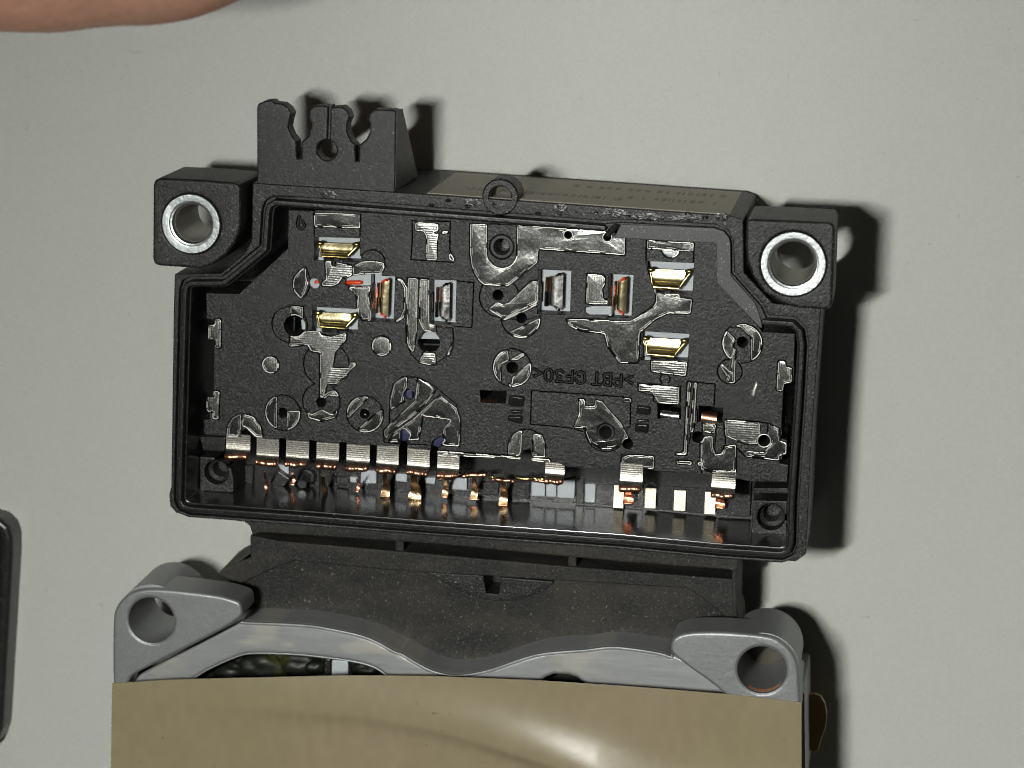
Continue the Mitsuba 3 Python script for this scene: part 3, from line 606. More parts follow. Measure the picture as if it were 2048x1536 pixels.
add(MOD, 'hole_insert', slab(poly('D', [(228, 1040), (246, 1040), (240, 1230), (224, 1230)], ZB - 3), floor_z, ZB - 3, 0.1), 'shell_plastic')
add(MOD, 'hole_insert', slab(poly('D', [(1440, 1300), (1660, 1305), (1660, 1325), (1440, 1320)], ZB - 3), floor_z, ZB - 3, 0.1), 'shell_plastic')
# threaded boss in the slot of the top strip
bc = xy('B', 945, 810, ZB)
add(MOD, 'screw_boss', lathe(bc, [(1.95, 13), (1.95, ZB - 0.4), (1.75, ZB - 0.2), (1.35, ZB - 0.2), (1.2, ZB - 0.5), (1.15, ZB - 1.2), (1.05, ZB - 1.4), (1.15, ZB - 1.7), (1.05, ZB - 2.0), (1.15, ZB - 2.3), (1.05, ZB - 2.6), (1.0, ZB - 5), (0, ZB - 5)], 40), 'smooth_plastic', smooth=20)
gc = xy('F', 1637, 1232, ZB)
add(MOD, 'grommet', lathe(gc, [(1.30, ZB - 1), (1.32, ZB + 0.12), (1.22, ZB + 0.2), (1.1, ZB + 0.1), (1.02, ZB - 0.4), (0.98, ZB - 3), (0.98, ZB - 8)], 40), 'zinc', smooth=30)

# ---------------------------------------------------------------- spring clips
for c, q, d, mat, kind in clips:
    k = holder(MOD, 'spring_clip')
    Q = np.array(pts(c, q, ZB))
    inner = Polygon(Q)
    zi = ZB - 3.2
    add(k, 'insert', slab(inner.buffer(0.02), floor_z + 0.5, zi, 0), 'white_plastic')
    if d == 'd':
        top, bot, side = (Q[0] + Q[1]) / 2, (Q[3] + Q[2]) / 2, Q[1] - Q[0]
    else:
        top, bot, side = (Q[1] + Q[2]) / 2, (Q[0] + Q[3]) / 2, Q[2] - Q[1]
    wd = np.linalg.norm(side); u = side / wd
    dv = bot - top; dv = dv - u * (dv @ u); dl = np.linalg.norm(dv); dv /= dl
    off = 0.13 * wd if d == 'd' else 0.0
    o = np.array([*top, 0]); o[:2] += -u * off * 0.5
    if kind == 0:
        prof = [(dl * 0.26, ZB - 1.10), (dl * 0.36, ZB - 1.00), (dl * 0.48, ZB - 0.88), (dl * 0.58, ZB - 0.86), (dl * 0.66, ZB - 0.95), (dl * 0.72, ZB - 1.15)]
        add(k, 'blade', strip(prof, dv, o, u, np.array([.80, .78, .74, .69, .65, .62]) * wd, 0.22), 'dull_brass', smooth=50)
        add(k, 'lip', strip([(dl * 0.73, ZB - 0.75), (dl * 0.77, ZB - 0.42), (dl * 0.82, ZB - 0.25), (dl * 0.87, ZB - 0.30), (dl * 0.91, ZB - 0.65)], dv, o, u, np.array([.58, .57, .55, .53, .52]) * wd, 0.22), 'gold', smooth=60)
        for sgn in (-1, 1):
            e0 = top + dv * dl * 0.27 + u * sgn * wd * 0.43
            t = tube_mesh([[*(e0 - u * sgn * 0.8), ZB - 0.95], [*(e0 - u * sgn * 0.45), ZB - 0.75], [*e0, ZB - 0.72], [*(e0 + u * sgn * 0.14), ZB - 0.9]], [0.2, 0.36, 0.40, 0.26], 12)
            add(k, 'ear', t, 'gold', smooth=60)
            l0 = o[:2] + dv * dl * 0.78 + u * sgn * wd * 0.27
            add(k, 'arm', tube_mesh([[*(e0 + dv * 0.2), ZB - 0.95], [*(e0 * .6 + l0 * .4 + dv * 0.15), ZB - 0.95], [*(l0 + u * sgn * 0.15), ZB - 0.6]], [0.20, 0.24, 0.22], 10), 'gold', smooth=60)
        sl = o[:2] + dv * dl * 0.97
        add(k, 'slot', hexa([[*(sl + u * a_ + dv * b_), ZB - 1.2] for a_, b_ in ((-.1, -.25), (.75, -.25), (.75, .25), (-.1, .25))], [[*(sl + u * a_ + dv * b_), ZB - 0.30] for a_, b_ in ((-.1, -.25), (.75, -.25), (.75, .25), (-.1, .25))]), 'dark_plastic', smooth=False)
        tb = Q[3] + u * wd * 0.13 - dv * 0.1
        add(k, 'stop', slab(Polygon([tb - u * .45 - dv * .4, tb + u * .45 - dv * .4, tb + u * .45 + dv * .5, tb - u * .45 + dv * .5]), ZB - 2, ZB - 0.5, 0.12), 'white_plastic', smooth=40)
    else:
        m2 = 'copper' if kind == 1 else 'copper'
        prof = [(dl * 0.26, ZB - 1.0), (dl * 0.36, ZB - 0.92), (dl * 0.48, ZB - 0.86), (dl * 0.58, ZB - 0.90), (dl * 0.64, ZB - 1.1)]
        add(k, 'blade', strip(prof, dv, o, u, np.array([.80, .76, .72, .69, .66]) * wd, 0.22), 'dull_brass' if kind == 1 else 'dull_silver', smooth=50)
        l2 = [(dl * 0.64, ZB - 0.7), (dl * 0.68, ZB - 0.2), (dl * 0.72, ZB - 0.02), (dl * 0.76, ZB - 0.15), (dl * 0.79, ZB - 0.6)]
        for q_, (s0, s1, mt) in enumerate(((-.33, -.02, m2), (.0, .33, 'worn_copper' if kind == 1 else 'tin'))):
            oo = o.copy(); oo[:2] += u * wd * (s0 + s1) / 2 + dv * 0.12 * q_
            add(k, 'lip', roughen(strip(l2, dv, oo, u, (s1 - s0) * wd, 0.3), 0.05, 2.5, q_ + int(wd * 9)), mt, smooth=60)
        o2 = o.copy(); o2[:2] += dv * dl * 0.13
        add(k, 'backing', strip([(dl * 0.70, ZB - 0.2), (dl * 0.76, ZB - 0.05), (dl * 0.80, ZB - 0.2)], dv, o2, u, .45 * wd, 0.25), 'copper' if kind == 1 else 'tin', smooth=60)
        for sgn in (-1, 1):
            e0 = top + dv * dl * 0.33 + u * sgn * wd * 0.40
            t = tube_mesh([[*(e0 + dv * 0.9 - u * sgn * 0.5), ZB - 0.6], [*(e0 + dv * 0.3), ZB - 0.7], [*(e0), ZB - 0.6]], [0.16, 0.2, 0.26], 8)
            add(k, 'ear', t, 'red_seal' if kind == 1 else 'tin', smooth=60)
add(MOD, 'pale_insert', slab(disc('D', 430, 720, 54, ZB - 1), 16, ZB - 1.0, 0.05), 'white_plastic')
add(MOD, 'pale_insert', slab(poly('D', [(728, 680), (800, 640), (985, 622), (985, 745), (800, 750), (735, 740)], ZB - 1, 0.1), 16, ZB - 1.0, 0.05), 'white_plastic')
add(MOD, 'pale_insert', slab(poly('F', [(1435, 75), (1500, 58), (1690, 58), (1690, 150), (1480, 150), (1435, 120)], ZB - 1, 0.1), 16, ZB - 1.0, 0.05), 'white_plastic')


add(MOD, 'red_seal', bead('D', 738, 708, 905, 706, 0.36, ZB - 0.7), 'red_seal', smooth=60, label='bright red sealing bead on a pale insert')
add(MOD, 'red_seal', bead('D', 432, 702, 482, 702, 0.26, ZB - 0.7), 'red_seal', smooth=60, label='small red sealing bead by the left trace')
# pins in the square openings
for c, q, mat in (('F', [(470, 948), (618, 960), (612, 990), (470, 985)], 'copper'), ('G', [(512, 782), (672, 790), (662, 850), (515, 845)], 'tin'), ('G', [(860, 812), (995, 820), (990, 872), (865, 868)], 'copper')):
    Q = np.array(pts(c, q, ZB)); z = ZB - 0.9
    u = (Q[1] - Q[0]) / np.linalg.norm(Q[1] - Q[0]); dv = np.array([u[1], -u[0]]); mid = (Q[0] + Q[1]) / 2; l = np.linalg.norm(Q[3] - Q[0])
    add(MOD, 'contact_pin', strip([(-0.25, z - 0.8), (-0.1, z - 0.4), (0, z - 0.1), (l * 0.4, z + 0.12), (l * 0.8, z + 0.25), (l, z + 0.1)], dv, [*mid, 0], u, np.linalg.norm(Q[1] - Q[0]), 0.4), mat, smooth=60)
# black latch blocks
for c, q in (('F', [(735, 888), (878, 900), (870, 1000), (722, 985)]), ('F', [(750, 1022), (860, 1030), (852, 1060), (748, 1060)]), ('F', [(722, 1075), (858, 1080), (855, 1160), (722, 1130)]), ('G', [(318, 730), (432, 740), (425, 815), (300, 805)]), ('G', [(300, 885), (418, 890), (408, 970), (292, 955)])):
    add(MOD, 'latch_block', slab(poly(c, q, ZB + 0.6), ZB - 0.2, ZB + 0.6, 0.3, 3), 'gloss_plastic', smooth=50)
add(MOD, 'latch_pin', bead('G', 310, 855, 415, 862, 0.2, ZB + 0.4), 'gloss_plastic', smooth=60)

# ---------------------------------------------------------------- bent terminal tabs along the lower edge
tabs = [('H', 443, 632, 200, 298, 12, 2.2), ('H', 683, 858, 228, 340, 3, 1.0), ('H', 915, 1095, 240, 352, 3, 1.0), ('H', 1155, 1332, 252, 366, 3, 1.0), ('H', 1392, 1574, 268, 382, 4, 1.0), ('H', 1630, 1802, 286, 402, 3, 1.0), ('H', 1870, 2046, 296, 420, 4, 1.0),
        ('I', 178, 402, 375, 470, 4, 1.0), ('I', 1284, 1480, 445, 535, 10, 1.2), ('J', 320, 496, 350, 468, 10, 1.6), ('J', 1042, 1228, 405, 520, 11, 1.6)]
for c, xl, xr, yt, yb, tilt, ex in tabs:
    sl = 0.07
    a, b, e = (np.array(xy(c, X, Y, ZB)) for X, Y in ((xl, yt), (xr, yt + sl * (xr - xl)), ((xl + xr) / 2, yb + sl * (xr - xl) / 2)))
    w = np.linalg.norm(b - a); u = (b - a) / w; dv = np.array([u[1], -u[0]]); mid = (a + b) / 2; l = (e - mid) @ dv
    s = l * 0.45
    prof = [(-0.3, zm), (s * 0.5, zm), (s, zm)]
    th = math.radians(tilt); dd, hh = s, zm
    for k in range(4): dd += (l - s) / 4 * math.cos(th * (k + 1) / 4); hh += (l - s) / 4 * math.sin(th * (k + 1) / 4); prof.append((dd, hh))
    for k in range(5): t2 = th + math.radians(44) * (k + 1) / 5; dd += 0.16 * math.cos(t2); hh += 0.16 * math.sin(t2); prof.append((dd, hh))
    t2 = th + math.radians(44); dd += 0.85 * math.cos(t2); hh += 0.85 * math.sin(t2); prof.append((dd, hh))
    k = holder(MOD, 'terminal_tab')
    add(k, 'strip', strip(prof, dv, [*mid, 0], u, w, 0.42), 'tab_metal', smooth=35)
    c0 = np.array([*mid, 0]) + [*(dv * (dd + 0.02)), hh - 0.18]
    ed = rag(c0 - [*(u * w * 0.49), 0], c0 + [*(u * w * 0.49), 0], 0.52, xl + yt)
    add(k, 'sheared_edge', ed, 'copper', smooth=50)
# copper tips broken off below the tabs
hooks = [('H', 745, 520, 650, 40, 'copper'), ('H', 965, 520, 585, 40, 'copper'), ('H', 1205, 560, 715, 65, 'worn_copper'), ('H', 1475, 560, 640, 30, 'copper'), ('H', 1692, 520, 690, 95, 'worn_copper'), ('H', 1922, 540, 720, 100, 'worn_copper'),
         ('I', 250, 620, 785, 75, 'worn_copper'), ('I', 550, 620, 810, 125, 'worn_copper'), ('I', 850, 650, 875, 110, 'worn_copper'), ('J', 378, 560, 655, 85, 'copper'), ('J', 1100, 590, 690, 70, 'copper')]
for c, x, y0, y1, w, mat in hooks:
    z0, z1 = 19.5, 16.0
    a, b = np.array(xy(c, x, y0, z0)), np.array(xy(c, x, y1, z1))
    dv = b - a; l = np.linalg.norm(dv); dv /= l; u = np.array([-dv[1], dv[0]]); wm = w / CROP[c][2] / 12.6
    k = holder(MOD, 'broken_pin')
    add(k, 'leaf', roughen(strip([(-l * .25, z0 + 1.2), (0, z0), (l * .25, z0 - 1.2), (l * .5, z1 + .35), (l * .68, z1), (l * .82, z1 + .12), (l * .97, z1 + .45)], dv, [*a, 0], u * math.cos(x) * 0.25 + u * 0.8, np.array([.5, .55, .6, .75, .95, 1.05, 1.1]) * wm, 0.3), 0.10, 1.6, int(x)), mat, smooth=50)
    add(k, 'sheared_end', bead(c, x - w * .5, y1, x + w * .5, y1 + 4, 0.24, z1 + 0.3), 'copper', smooth=60)
for c, x0, y0, x1, y1, r_, mat in (('I', 430, 580, 690, 560, .40, 'copper'), ('I', 700, 575, 760, 590, .3, 'gold'), ('I', 735, 605, 970, 628, .38, 'copper'), ('I', 975, 590, 1290, 610, .36, 'gold'), ('I', 1080, 612, 1440, 640, .32, 'copper'), ('H', 905, 405, 950, 425, .35, 'copper'), ('H', 1230, 430, 1270, 425, .3, 'gold'), ('I', 190, 600, 330, 590, .35, 'copper'), ('H', 480, 370, 500, 400, .3, 'pale_brass')):
    add(MOD, 'torn_strip', rag([*xy(c, x0, y0, 21.5), 21.5], [*xy(c, x1, y1, 21.5), 21.5], r_, x0), mat, smooth=50)
# pale blocks and grey blocks on the cavity floor
FZ = floor_z
for c, q, m, h in [('H', [(845, 425), (935, 440), (935, 525), (900, 510)], 'white_plastic', 1.0), ('H', [(1505, 470), (1625, 480), (1625, 580), (1500, 578)], 'white_plastic', .8), ('H', [(1415, 525), (1475, 530), (1470, 572), (1418, 568)], 'white_plastic', .8), ('H', [(1775, 500), (1870, 505), (1865, 570), (1775, 560)], 'white_plastic', .8),
                   ('I', [(40, 590), (160, 590), (150, 660), (60, 650)], 'white_plastic', .8), ('I', [(300, 590), (480, 590), (480, 720), (310, 710)], 'white_plastic', .8), ('I', [(1140, 640), (1280, 640), (1280, 785), (1140, 778)], 'white_plastic', .8), ('I', [(1290, 640), (1395, 640), (1395, 790), (1290, 786)], 'white_plastic', .8),
                   ('I', [(1405, 640), (1590, 590), (1580, 805), (1405, 795)], 'white_plastic', .8), ('I', [(1690, 655), (1800, 660), (1790, 850), (1688, 840)], 'white_plastic', .8), ('I', [(930, 640), (1125, 640), (1120, 815), (925, 790)], 'shell_plastic', .6), ('I', [(640, 640), (810, 640), (800, 775), (640, 765)], 'shell_plastic', .6),
                   ('I', [(1600, 600), (1680, 600), (1680, 860), (1590, 850)], 'smooth_plastic', .5), ('J', [(0, 500), (500, 520), (500, 690), (0, 655)], 'smooth_plastic', .3), ('J', [(610, 520), (1000, 540), (1000, 735), (610, 705)], 'shell_plastic', .5), ('J', [(1090, 500), (1350, 480), (1340, 768), (1085, 745)], 'shell_plastic', .9),
                   ('H', [(520, 440), (655, 440), (650, 640), (520, 635)], 'shell_plastic', 1.2), ('H', [(940, 450), (1180, 450), (1180, 620), (930, 605)], 'smooth_plastic', .7), ('H', [(1310, 530), (1410, 530), (1400, 600), (1310, 600)], 'smooth_plastic', .7)]:
    add(MOD, 'white_block' if m == 'white_plastic' else 'floor_block', slab(poly(c, q, FZ + h), FZ - 0.2, FZ + h, 0.12), m, smooth=30)
# striped wedge and chrome rod
add(MOD, 'ribbed_wedge', slab(poly('H', [(790, 590), (850, 480), (945, 545), (900, 600), (830, 620)], 15), FZ, 15, 0.2), 'smooth_plastic')
rc = xy('H', 1040, 585, 16); rt = xy('H', 1075, 510, 13)
add(MOD, 'chrome_rod', tube_mesh([[*rt, 12.5], [*rc, 16.0]], 0.72, 20), 'zinc', smooth=50)
add(MOD, 'rod_collar', lathe(xy('H', 1085, 520, 13), [(1.6, 12.4), (1.6, 13.4), (1.3, 13.6), (1.1, 13.4), (1.1, 12.4)], 32), 'gloss_plastic', smooth=40)
# flat bright pins at the right end
for c, x0, x1, y0, y1, m in (('J', 268, 345, 520, 690, 'pin_metal'), ('J', 515, 598, 540, 690, 'pin_metal'), ('J', 742, 832, 560, 710, 'pin_metal'), ('J', 985, 1068, 572, 738, 'pin_metal')):
    z = 13.6
    a, b, e = (np.array(xy(c, X, Y, z)) for X, Y in ((x0, y0), (x1, y0 + 4), ((x0 + x1) / 2, y1)))
    w = np.linalg.norm(b - a); u = (b - a) / w; dv = np.array([u[1], -u[0]]); mid = (a + b) / 2; l = (e - mid) @ dv
    add(MOD, 'flat_pin', strip([(0, z - 0.45), (l * 0.3, z - 0.25), (l * 0.7, z + 0.2), (l * 0.98, z + 0.5)], dv, [*mid, 0], u, w, 0.9), m, smooth=40)
# screw corners inside the cavity
for c, q, hx, hy, hr, zt in (('H', [(232, 368), (330, 372), (420, 402), (485, 470), (502, 560), (500, 655), (232, 642)], 365, 492, 100, 21.0), ('J', [(1360, 632), (1636, 640), (1628, 905), (1345, 908)], 1505, 765, 108, 21.0)):
    g = poly(c, q, zt, 0.2); d = disc(c, hx, hy, hr, zt)
    k = holder(MOD, 'screw_corner')
    add(k, 'block', slab(g - d, FZ, zt, 0.2), 'shell_plastic')
    R = math.sqrt(d.area / math.pi)
    add(k, 'socket', lathe((d.centroid.x, d.centroid.y), [(R + .02, zt - 0.12), (R * 0.96, zt - 2.2), (R * 0.66, zt - 2.5), (R * 0.60, zt - 5.5), (0, zt - 5.5)][::-1], 40), 'shell_plastic', smooth=25)
add(MOD, 'corner_step', slab(poly('S', [(455, 520), (930, 520), (930, 600), (460, 590)], 22), FZ, 22, 0.15), 'shell_plastic')
add(MOD, 'corner_step', slab(poly('H', [(230, 210), (440, 215), (430, 330), (260, 320)], 21), FZ, 21, 0.2), 'smooth_plastic')
# the dusty plate that runs from the module towards the casting
zl = 18.0
add(MOD, 'lower_ledge', slab(poly('p', [(470, 1030), (1480, 1105), (1476, 1142), (1240, 1124), (860, 1088), (562, 1068), (520, 1066), (505, 1072), (499, 1052)], 24), 12, 24, 0.3, 3), 'dusty_plastic')
plate = poly('p', [(500, 1070), (561, 1082), (860, 1108), (1160, 1135), (1460, 1158), (1474, 1160), (1471, 1216), (1480, 1250), (1480, 1330), (480, 1330), (480, 1180), (436, 1146), (456, 1132), (501, 1115)], zl)
rec = poly('p', [(480, 1170), (502, 1158), (555, 1134), (590, 1122), (800, 1143), (1060, 1158), (1374, 1177), (1396, 1190), (1446, 1230), (1480, 1290), (1480, 1340), (470, 1340)], zl, 0.2)
notch = poly('L', [(515, 222), (626, 230), (610, 342), (532, 332)], zl)
lens = poly('L', [(140, 196), (250, 255), (340, 305), (430, 345), (520, 370), (600, 382), (700, 380), (800, 358), (900, 312), (960, 262)], zl, 0.1)
add(MOD, 'lower_plate', join([slab(plate - rec - notch, 6, zl, 0.25, 3), slab(rec - notch - lens, 6, zl - 1.0, 0), slab(plate.buffer(-0.5), 5, zl - 7, 0)]), 'dusty_plastic', smooth=30)
add(MOD, 'plate_boss', slab((lens & rec) - notch, 6, zl - 0.25, 0.15), 'shell_plastic')
add(MOD, 'plate_groove', slab(poly('p', [(505, 1040), (1478, 1110), (1478, 1170), (505, 1100)], 12), 4, 11.5, 0), 'dusty_plastic')
for x in (800, 1145):
    add(MOD, 'groove_rib', slab(poly('p', [(x - 9, 1075), (x + 9, 1077), (x + 9, 1140), (x - 9, 1138)], 17), 11, 17.5, 0.3), 'dusty_plastic')
add(MOD, 'plate_end_wall', slab(poly('p', [(1463, 1118), (1474, 1119), (1472, 1225), (1466, 1225)], 21), 6, 21, 0.3), 'dusty_plastic')

# ================================================================ the aluminium casting
ALU = 'aluminium_casting'
labels[ALU] = {'label': 'grey cast aluminium casting with two drilled lugs, half covered by beige tape', 'category': 'casting'}
zf, zg = 24.5, 30.0
lugL = cpoly('K', [(78, 1000), (78, 500), (90, 435), (120, 385), (165, 340), (220, 314), (300, 302), (420, 306), (560, 320), (740, 345), (850, 378), (872, 395), (882, 430), (882, 490), (640, 622), (400, 740), (220, 830), (180, 862), (140, 1000)], zg, 0.2)
lugR = cpoly('M', [(440, 715), (438, 650), (455, 608), (510, 582), (600, 570), (760, 570), (900, 580), (1060, 598), (1130, 632), (1190, 690), (1228, 760), (1244, 900), (1244, 1200), (1000, 1200), (780, 950)], zg, 0.2)
hL, hR = disc('K', 318, 500, 152, zg), disc('M', 1005, 808, 152, zg)
add(ALU, 'lug', slab(lugL - hL, 22.5, zg, 0.55, 4), 'cast_aluminium', smooth=45)
add(ALU, 'lug', slab(lugR - hR, 22.5, zg, 0.55, 4), 'cast_aluminium', smooth=45)
for h, through in ((hL, True), (hR, False)):
    c0, r0 = (h.centroid.x, h.centroid.y), math.sqrt(h.area / math.pi)
    k = holder(ALU, 'bolt_bore')
    bot = 16.0
    pr = [(r0 + 2.0, bot), (r0 + 2.0, zg - 1.0), (r0 + 0.4, zg - 0.8), (r0 + 0.35, zg + 0.01), (r0 + .1, zg - 0.12), (r0, zg - 0.4), (r0, bot)]
    if through: pr.append((r0 + 2.0, bot))
    add(k, 'barrel', lathe(c0, pr, 64), 'cast_aluminium', smooth=30)
    if not through:
        a = np.linspace(math.radians(235), math.radians(320), 20)
        V = np.vstack([[[c0[0] + (r0 - 0.06) * math.cos(t), c0[1] + (r0 - 0.06) * math.sin(t), z] for t in a] for z in (zg - 0.45, zg - 1.7)])
        F = [[i, i + 1, 21 + i] for i in range(19)] + [[i, 21 + i, 20 + i] for i in range(19)]
        add(k, 'rust_patch', trimesh.Trimesh(V, F, process=False), 'rust', smooth=True, label='orange rust on the lower side of the bore')
        add(k, 'bore_floor', lathe(c0, [(r0, bot), (0, bot + 0.01)], 48), 'bore_dirt')
E2 = pts('K', [(880, 500), (900, 506), (960, 508), (1300, 520), (1500, 558), (1620, 585), (1720, 622), (1850, 700)], zf) + pts('L', [(0, 690), (100, 755), (200, 808), (300, 832), (400, 832), (500, 815), (600, 788), (720, 742), (850, 702), (1000, 685), (1150, 678), (1300, 655), (1450, 668), (1640, 700), (1680, 720)], zf)
E2 = [tuple(q) for q in chaikin(E2, 3, False)]
low = pts('p', [(1602, 1420), (1602, 1600), (228, 1600)], zf) + pts('K', [(80, 860), (180, 862), (640, 625)], zf)
fl = Polygon(E2 + pts('M', [(440, 700), (900, 900), (1240, 950)], zf) + low).buffer(0)
hole1 = cpoly('K', [(560, 880), (600, 850), (660, 812), (780, 755), (900, 708), (1000, 706), (1120, 708), (1300, 720), (1500, 745), (1640, 770), (1720, 800), (1790, 855), (1900, 1000), (1700, 1300), (700, 1300), (500, 1000)], zf, 0.15)
hole2 = poly('L', [(880, 875), (905, 855), (960, 835), (1050, 840), (1100, 858), (1140, 890), (1300, 1200), (700, 1200)], zf)
cr = LineString(E2)
add(ALU, 'flange', slab(fl - hole1 - hole2, 8, zf, 0.7, 4), 'machined_aluminium', smooth=45)
rim_in = LineString([(x, y) for x, y in hole1.exterior.coords]).buffer(0.28) & fl
add(ALU, 'bore_lip', slab(rim_in - hole1, zf - 0.3, zf + 0.22, 0.18, 3), 'machined_aluminium', smooth=50)
# a machined step behind the flange edge
step = LineString(E2[1:-2]).buffer(0.55, cap_style=1) & fl
add(ALU, 'edge_bead', slab(step, zf - 0.2, zf + 0.30, 0.28, 3), 'cast_aluminium', smooth=50)
add(ALU, 'inner_floor', roughen(slab(hole1.union(hole2).buffer(1.0), 6, 17, 0), 0.0, 1), 'green_mud')
lump = trimesh.creation.icosphere(subdivisions=4, radius=1)
for i, (x, y, s) in enumerate([(1230, 790, 2.2), (1000, 800, 2.6), (800, 830, 2.0), (1650, 810, 1.6), (1330, 790, 1.4)]):
    v = lump.vertices * [s * 1.5, s, 1.6] * (1 + 0.5 * (meshkit.fbm(lump.vertices * 1.2 + i * 9, 2, i)[:, None] - 0.5)) + [*xy('K', x, y, 18), 17.2]
    add(ALU, 'grease_lump', trimesh.Trimesh(v, lump.faces), 'green_mud', smooth=True)
add(ALU, 'white_post', slab(poly('K', [(1438, 745), (1540, 752), (1540, 900), (1435, 900)], 20), 10, 20, 0.2), 'white_plastic')
add(ALU, 'post_collar', slab(poly('K', [(1395, 735), (1432, 738), (1430, 900), (1380, 900)], 19), 10, 19, 0.3), 'smooth_plastic')
add(ALU, 'side_body', slab(Polygon(pts('p', [(226, 1330), (1608, 1400), (1610, 1600), (224, 1600)], 26)) - hole1.union(hole2).buffer(0.6), 3, 22.4, 0.4), 'cast_aluminium')

# ================================================================ beige tape
labels_t = 'beige_tape'
nx, ny = 150, 70
top = np.array([(224, 1367), (330, 1360), (500, 1356), (680, 1352), (860, 1353), (1060, 1361), (1260, 1374), (1460, 1389), (1603, 1405)], float)
crease = np.array([(380, 1408), (538, 1413), (715, 1426), (860, 1451), (961, 1478), (1090, 1518), (1200, 1560), (1350, 1630)], float)
V, F = [], []
for j in range(ny):
    for i in range(nx):
        s = i / (nx - 1); px = 224 + (1603 - 224) * s
        ty = np.interp(px, top[:, 0], top[:, 1]); py = ty + (1640 - ty) * j / (ny - 1)
        px2 = px + (-4 * (j / ny) if s < 0.5 else 2 * (j / ny) * 0)
        cy = np.interp(px, crease[:, 0], crease[:, 1])
        d = (cy - py)                                  # positive above the crease
        amp = 2.3 * math.exp(-((px - 1290) / 330) ** 2) + 0.55 * math.exp(-((px - 700) / 260) ** 2)
        hgt = amp * (math.exp(-(max(d, 0) / 70) ** 2) if d > 0 else math.exp(-(d / 20) ** 2))
        x, y = at(px2, py, 30.35)[:2]
        V.append([x, y, 30.35 + hgt * (1 - math.exp(-(py - ty) / 18)) - 0.25 * math.exp(-((px - 900) / 500) ** 2)])
for j in range(ny - 1):
    for i in range(nx - 1):
        a = j * nx + i; F += [[a, a + nx, a + nx + 1], [a, a + nx + 1, a + 1]]
V = np.array(V); n0 = len(V); F = np.array(F)
bd = [i for i in range(nx)] + [j * nx + nx - 1 for j in range(1, ny)] + [(ny - 1) * nx + i for i in range(nx - 2, -1, -1)] + [j * nx for j in range(ny - 2, 0, -1)]
V2 = V - [0, 0, 0.16]
S = []
for a, b in zip(bd, bd[1:] + bd[:1]): S += [[a, b, n0 + b], [a, n0 + b, n0 + a]]
add('', labels_t, trimesh.Trimesh(np.vstack([V, V2]), np.vstack([F, F[:, ::-1] + n0, np.array(S)]), process=False), 'tape', smooth=50)
labels[labels_t] = {'label': 'wide strip of glossy beige packing tape creased across the aluminium casting', 'category': 'tape'}

# ---------------------------------------------------------------- amber tab
add('', 'amber_tab', slab(poly('M', [(1200, 1060), (1262, 1005), (1300, 962), (1332, 952), (1372, 972), (1398, 1020), (1410, 1090), (1400, 1170), (1378, 1225), (1352, 1312), (1320, 1318), (1262, 1275), (1200, 1260)], 9, 0.2), 8.2, 9.0, 0.25, 3, bottom=True), 'amber', smooth=50)
labels['amber_tab'] = {'label': 'small amber brown tongue sticking out from under the right side of the casting', 'category': 'tab'}

# ---------------------------------------------------------------- black cover at the left edge
CV = 'black_cover'
labels[CV] = {'label': 'black plastic cover with rounded corners lying at the left edge of the table', 'category': 'cover'}
zc = 5.0
cov = poly('p', [(-520, 1050), (-500, 1022), (-470, 1014), (-5, 1017), (20, 1024), (36, 1040), (43, 1062), (43, 1098), (35, 1233), (23, 1440), (15, 1464), (0, 1480), (-20, 1488), (-500, 1478), (-520, 1450)], 0.2, 0.5)
add(CV, 'frame', slab(cov - cov.buffer(-2.1), 0.2, zc, 0.9, 4), 'smooth_plastic', smooth=50)
add(CV, 'panel', slab(cov.buffer(-2.05), 0.2, zc - 1.2, 0.3), 'gloss_plastic', smooth=40)
ribline = cov.buffer(-2.9)
add(CV, 'inner_rib', slab(ribline - ribline.buffer(-0.5), zc - 1.4, zc - 0.5, 0.2, 3), 'gloss_plastic', smooth=50)

# ================================================================ hand above the table
import manifold3d as m3
HZ = 78.0


def jt(px, py, r, z=HZ): return np.array([*at(px, py, z)]), r


def ball(p, r):
    return m3.Manifold.sphere(r, 32).translate([float(x) for x in p])


def chain(js):
    out = []
    for (a, ra), (b, rb) in zip(js, js[1:]): out.append(m3.Manifold.batch_hull([ball(a, ra), ball(b, rb)]))
    return out


mmp = FOC / (DIST - (HZ - RIM))        # pixels per mm at the hand
parts = []
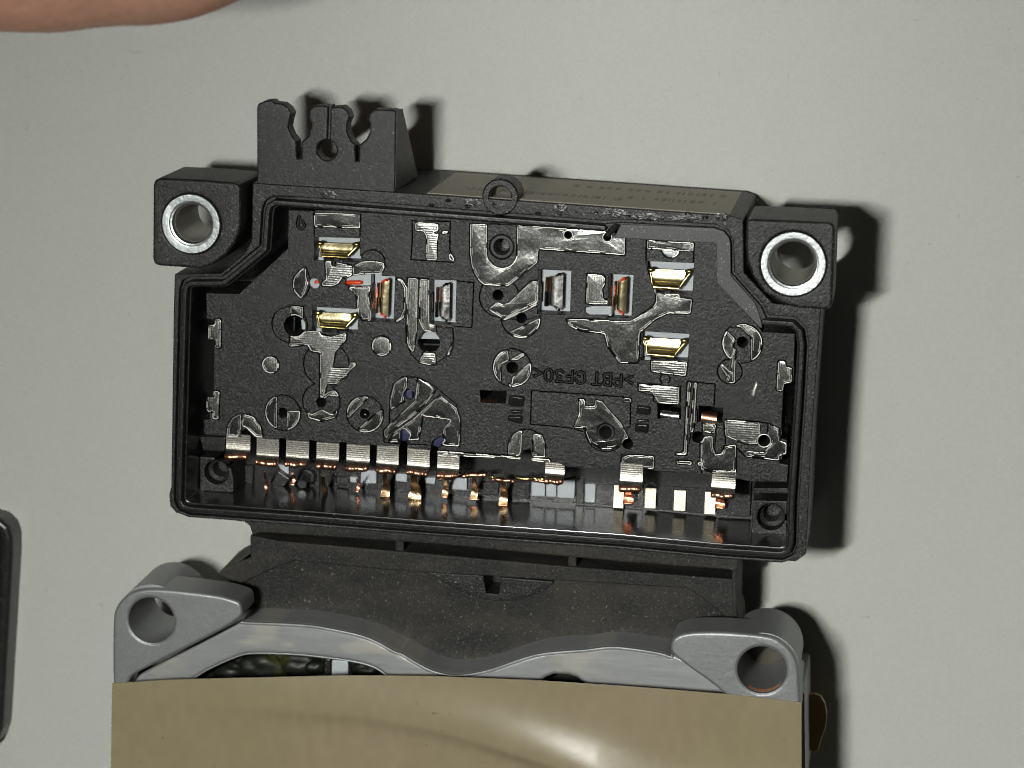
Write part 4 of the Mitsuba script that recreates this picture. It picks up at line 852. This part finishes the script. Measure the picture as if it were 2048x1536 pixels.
# the finger whose lower side shows, then three beside it (beyond the frame), the thumb, palm and wrist
f1 = [(-560, -75, 9.2), (-300, -70, 8.8), (-120, -55, 7.8), (100, -46, 7.55), (190, -52, 7.1), (300, -50, 6.7), (370, -60, 6.5), (440, -84, 6.1), (500, -112, 5.4)]
parts += chain([jt(x, y, r) for x, y, r in f1])
for dy, ln, dz in ((-250, 1.12, 3), (-500, 1.18, 4), (-740, 1.06, 2)):
    parts += chain([jt(-560 + (x + 560) * ln, y + dy - (0 if x > -400 else 0), r * 1.04, HZ + dz - 0.00012 * (x + 560) ** 2 * 0.15) for x, y, r in f1])
parts += chain([jt(-1150, -900, 11, HZ - 4), jt(-820, -1150, 9.5, HZ - 8), jt(-480, -1230, 8.6, HZ - 14), jt(-260, -1225, 7.2, HZ - 18)])
palm = [jt(-560, -75, 9.5), jt(-560, -815, 9.5, HZ + 2), jt(-1250, -180, 12), jt(-1250, -760, 13)]
parts.append(m3.Manifold.batch_hull([ball(p, r) for p, r in palm]))
parts += [m3.Manifold.batch_hull([ball(*jt(-1250, -250, 12)), ball(*jt(-1250, -720, 13)), ball(*jt(-2300, -250, 19, HZ + 8)), ball(*jt(-2300, -800, 20, HZ + 8))])]
hand = m3.Manifold.batch_boolean(parts, m3.OpType.Add).refine_to_length(2.2)
mm = hand.to_mesh(); hm = trimesh.Trimesh(mm.vert_properties[:, :3], mm.tri_verts, process=True)
hm = trimesh.smoothing.filter_taubin(hm, iterations=14)
hv = np.array(hm.vertices) + np.array(hm.vertex_normals) * (0.35 * (meshkit.fbm(np.array(hm.vertices) * 0.16, 3, 5) - 0.5)[:, None])
add('person', 'hand', trimesh.Trimesh(hv, hm.faces, process=False), 'skin', smooth=True)
nl = trimesh.creation.icosphere(subdivisions=3, radius=1)
n0 = np.array(jt(462, -58, 1)[0])
nl.vertices = nl.vertices * [5.2, 0.9, 3.6]
nl.apply_transform(trimesh.transformations.rotation_matrix(math.radians(22), [0, 0, 1])); nl.apply_translation(n0 + [0, -2.2, 0])
add('person', 'fingernail', nl, 'nail', smooth=True)
labels['person'] = {'label': 'bare hand with a finger stretched out over the top left corner of the table', 'category': 'person'}
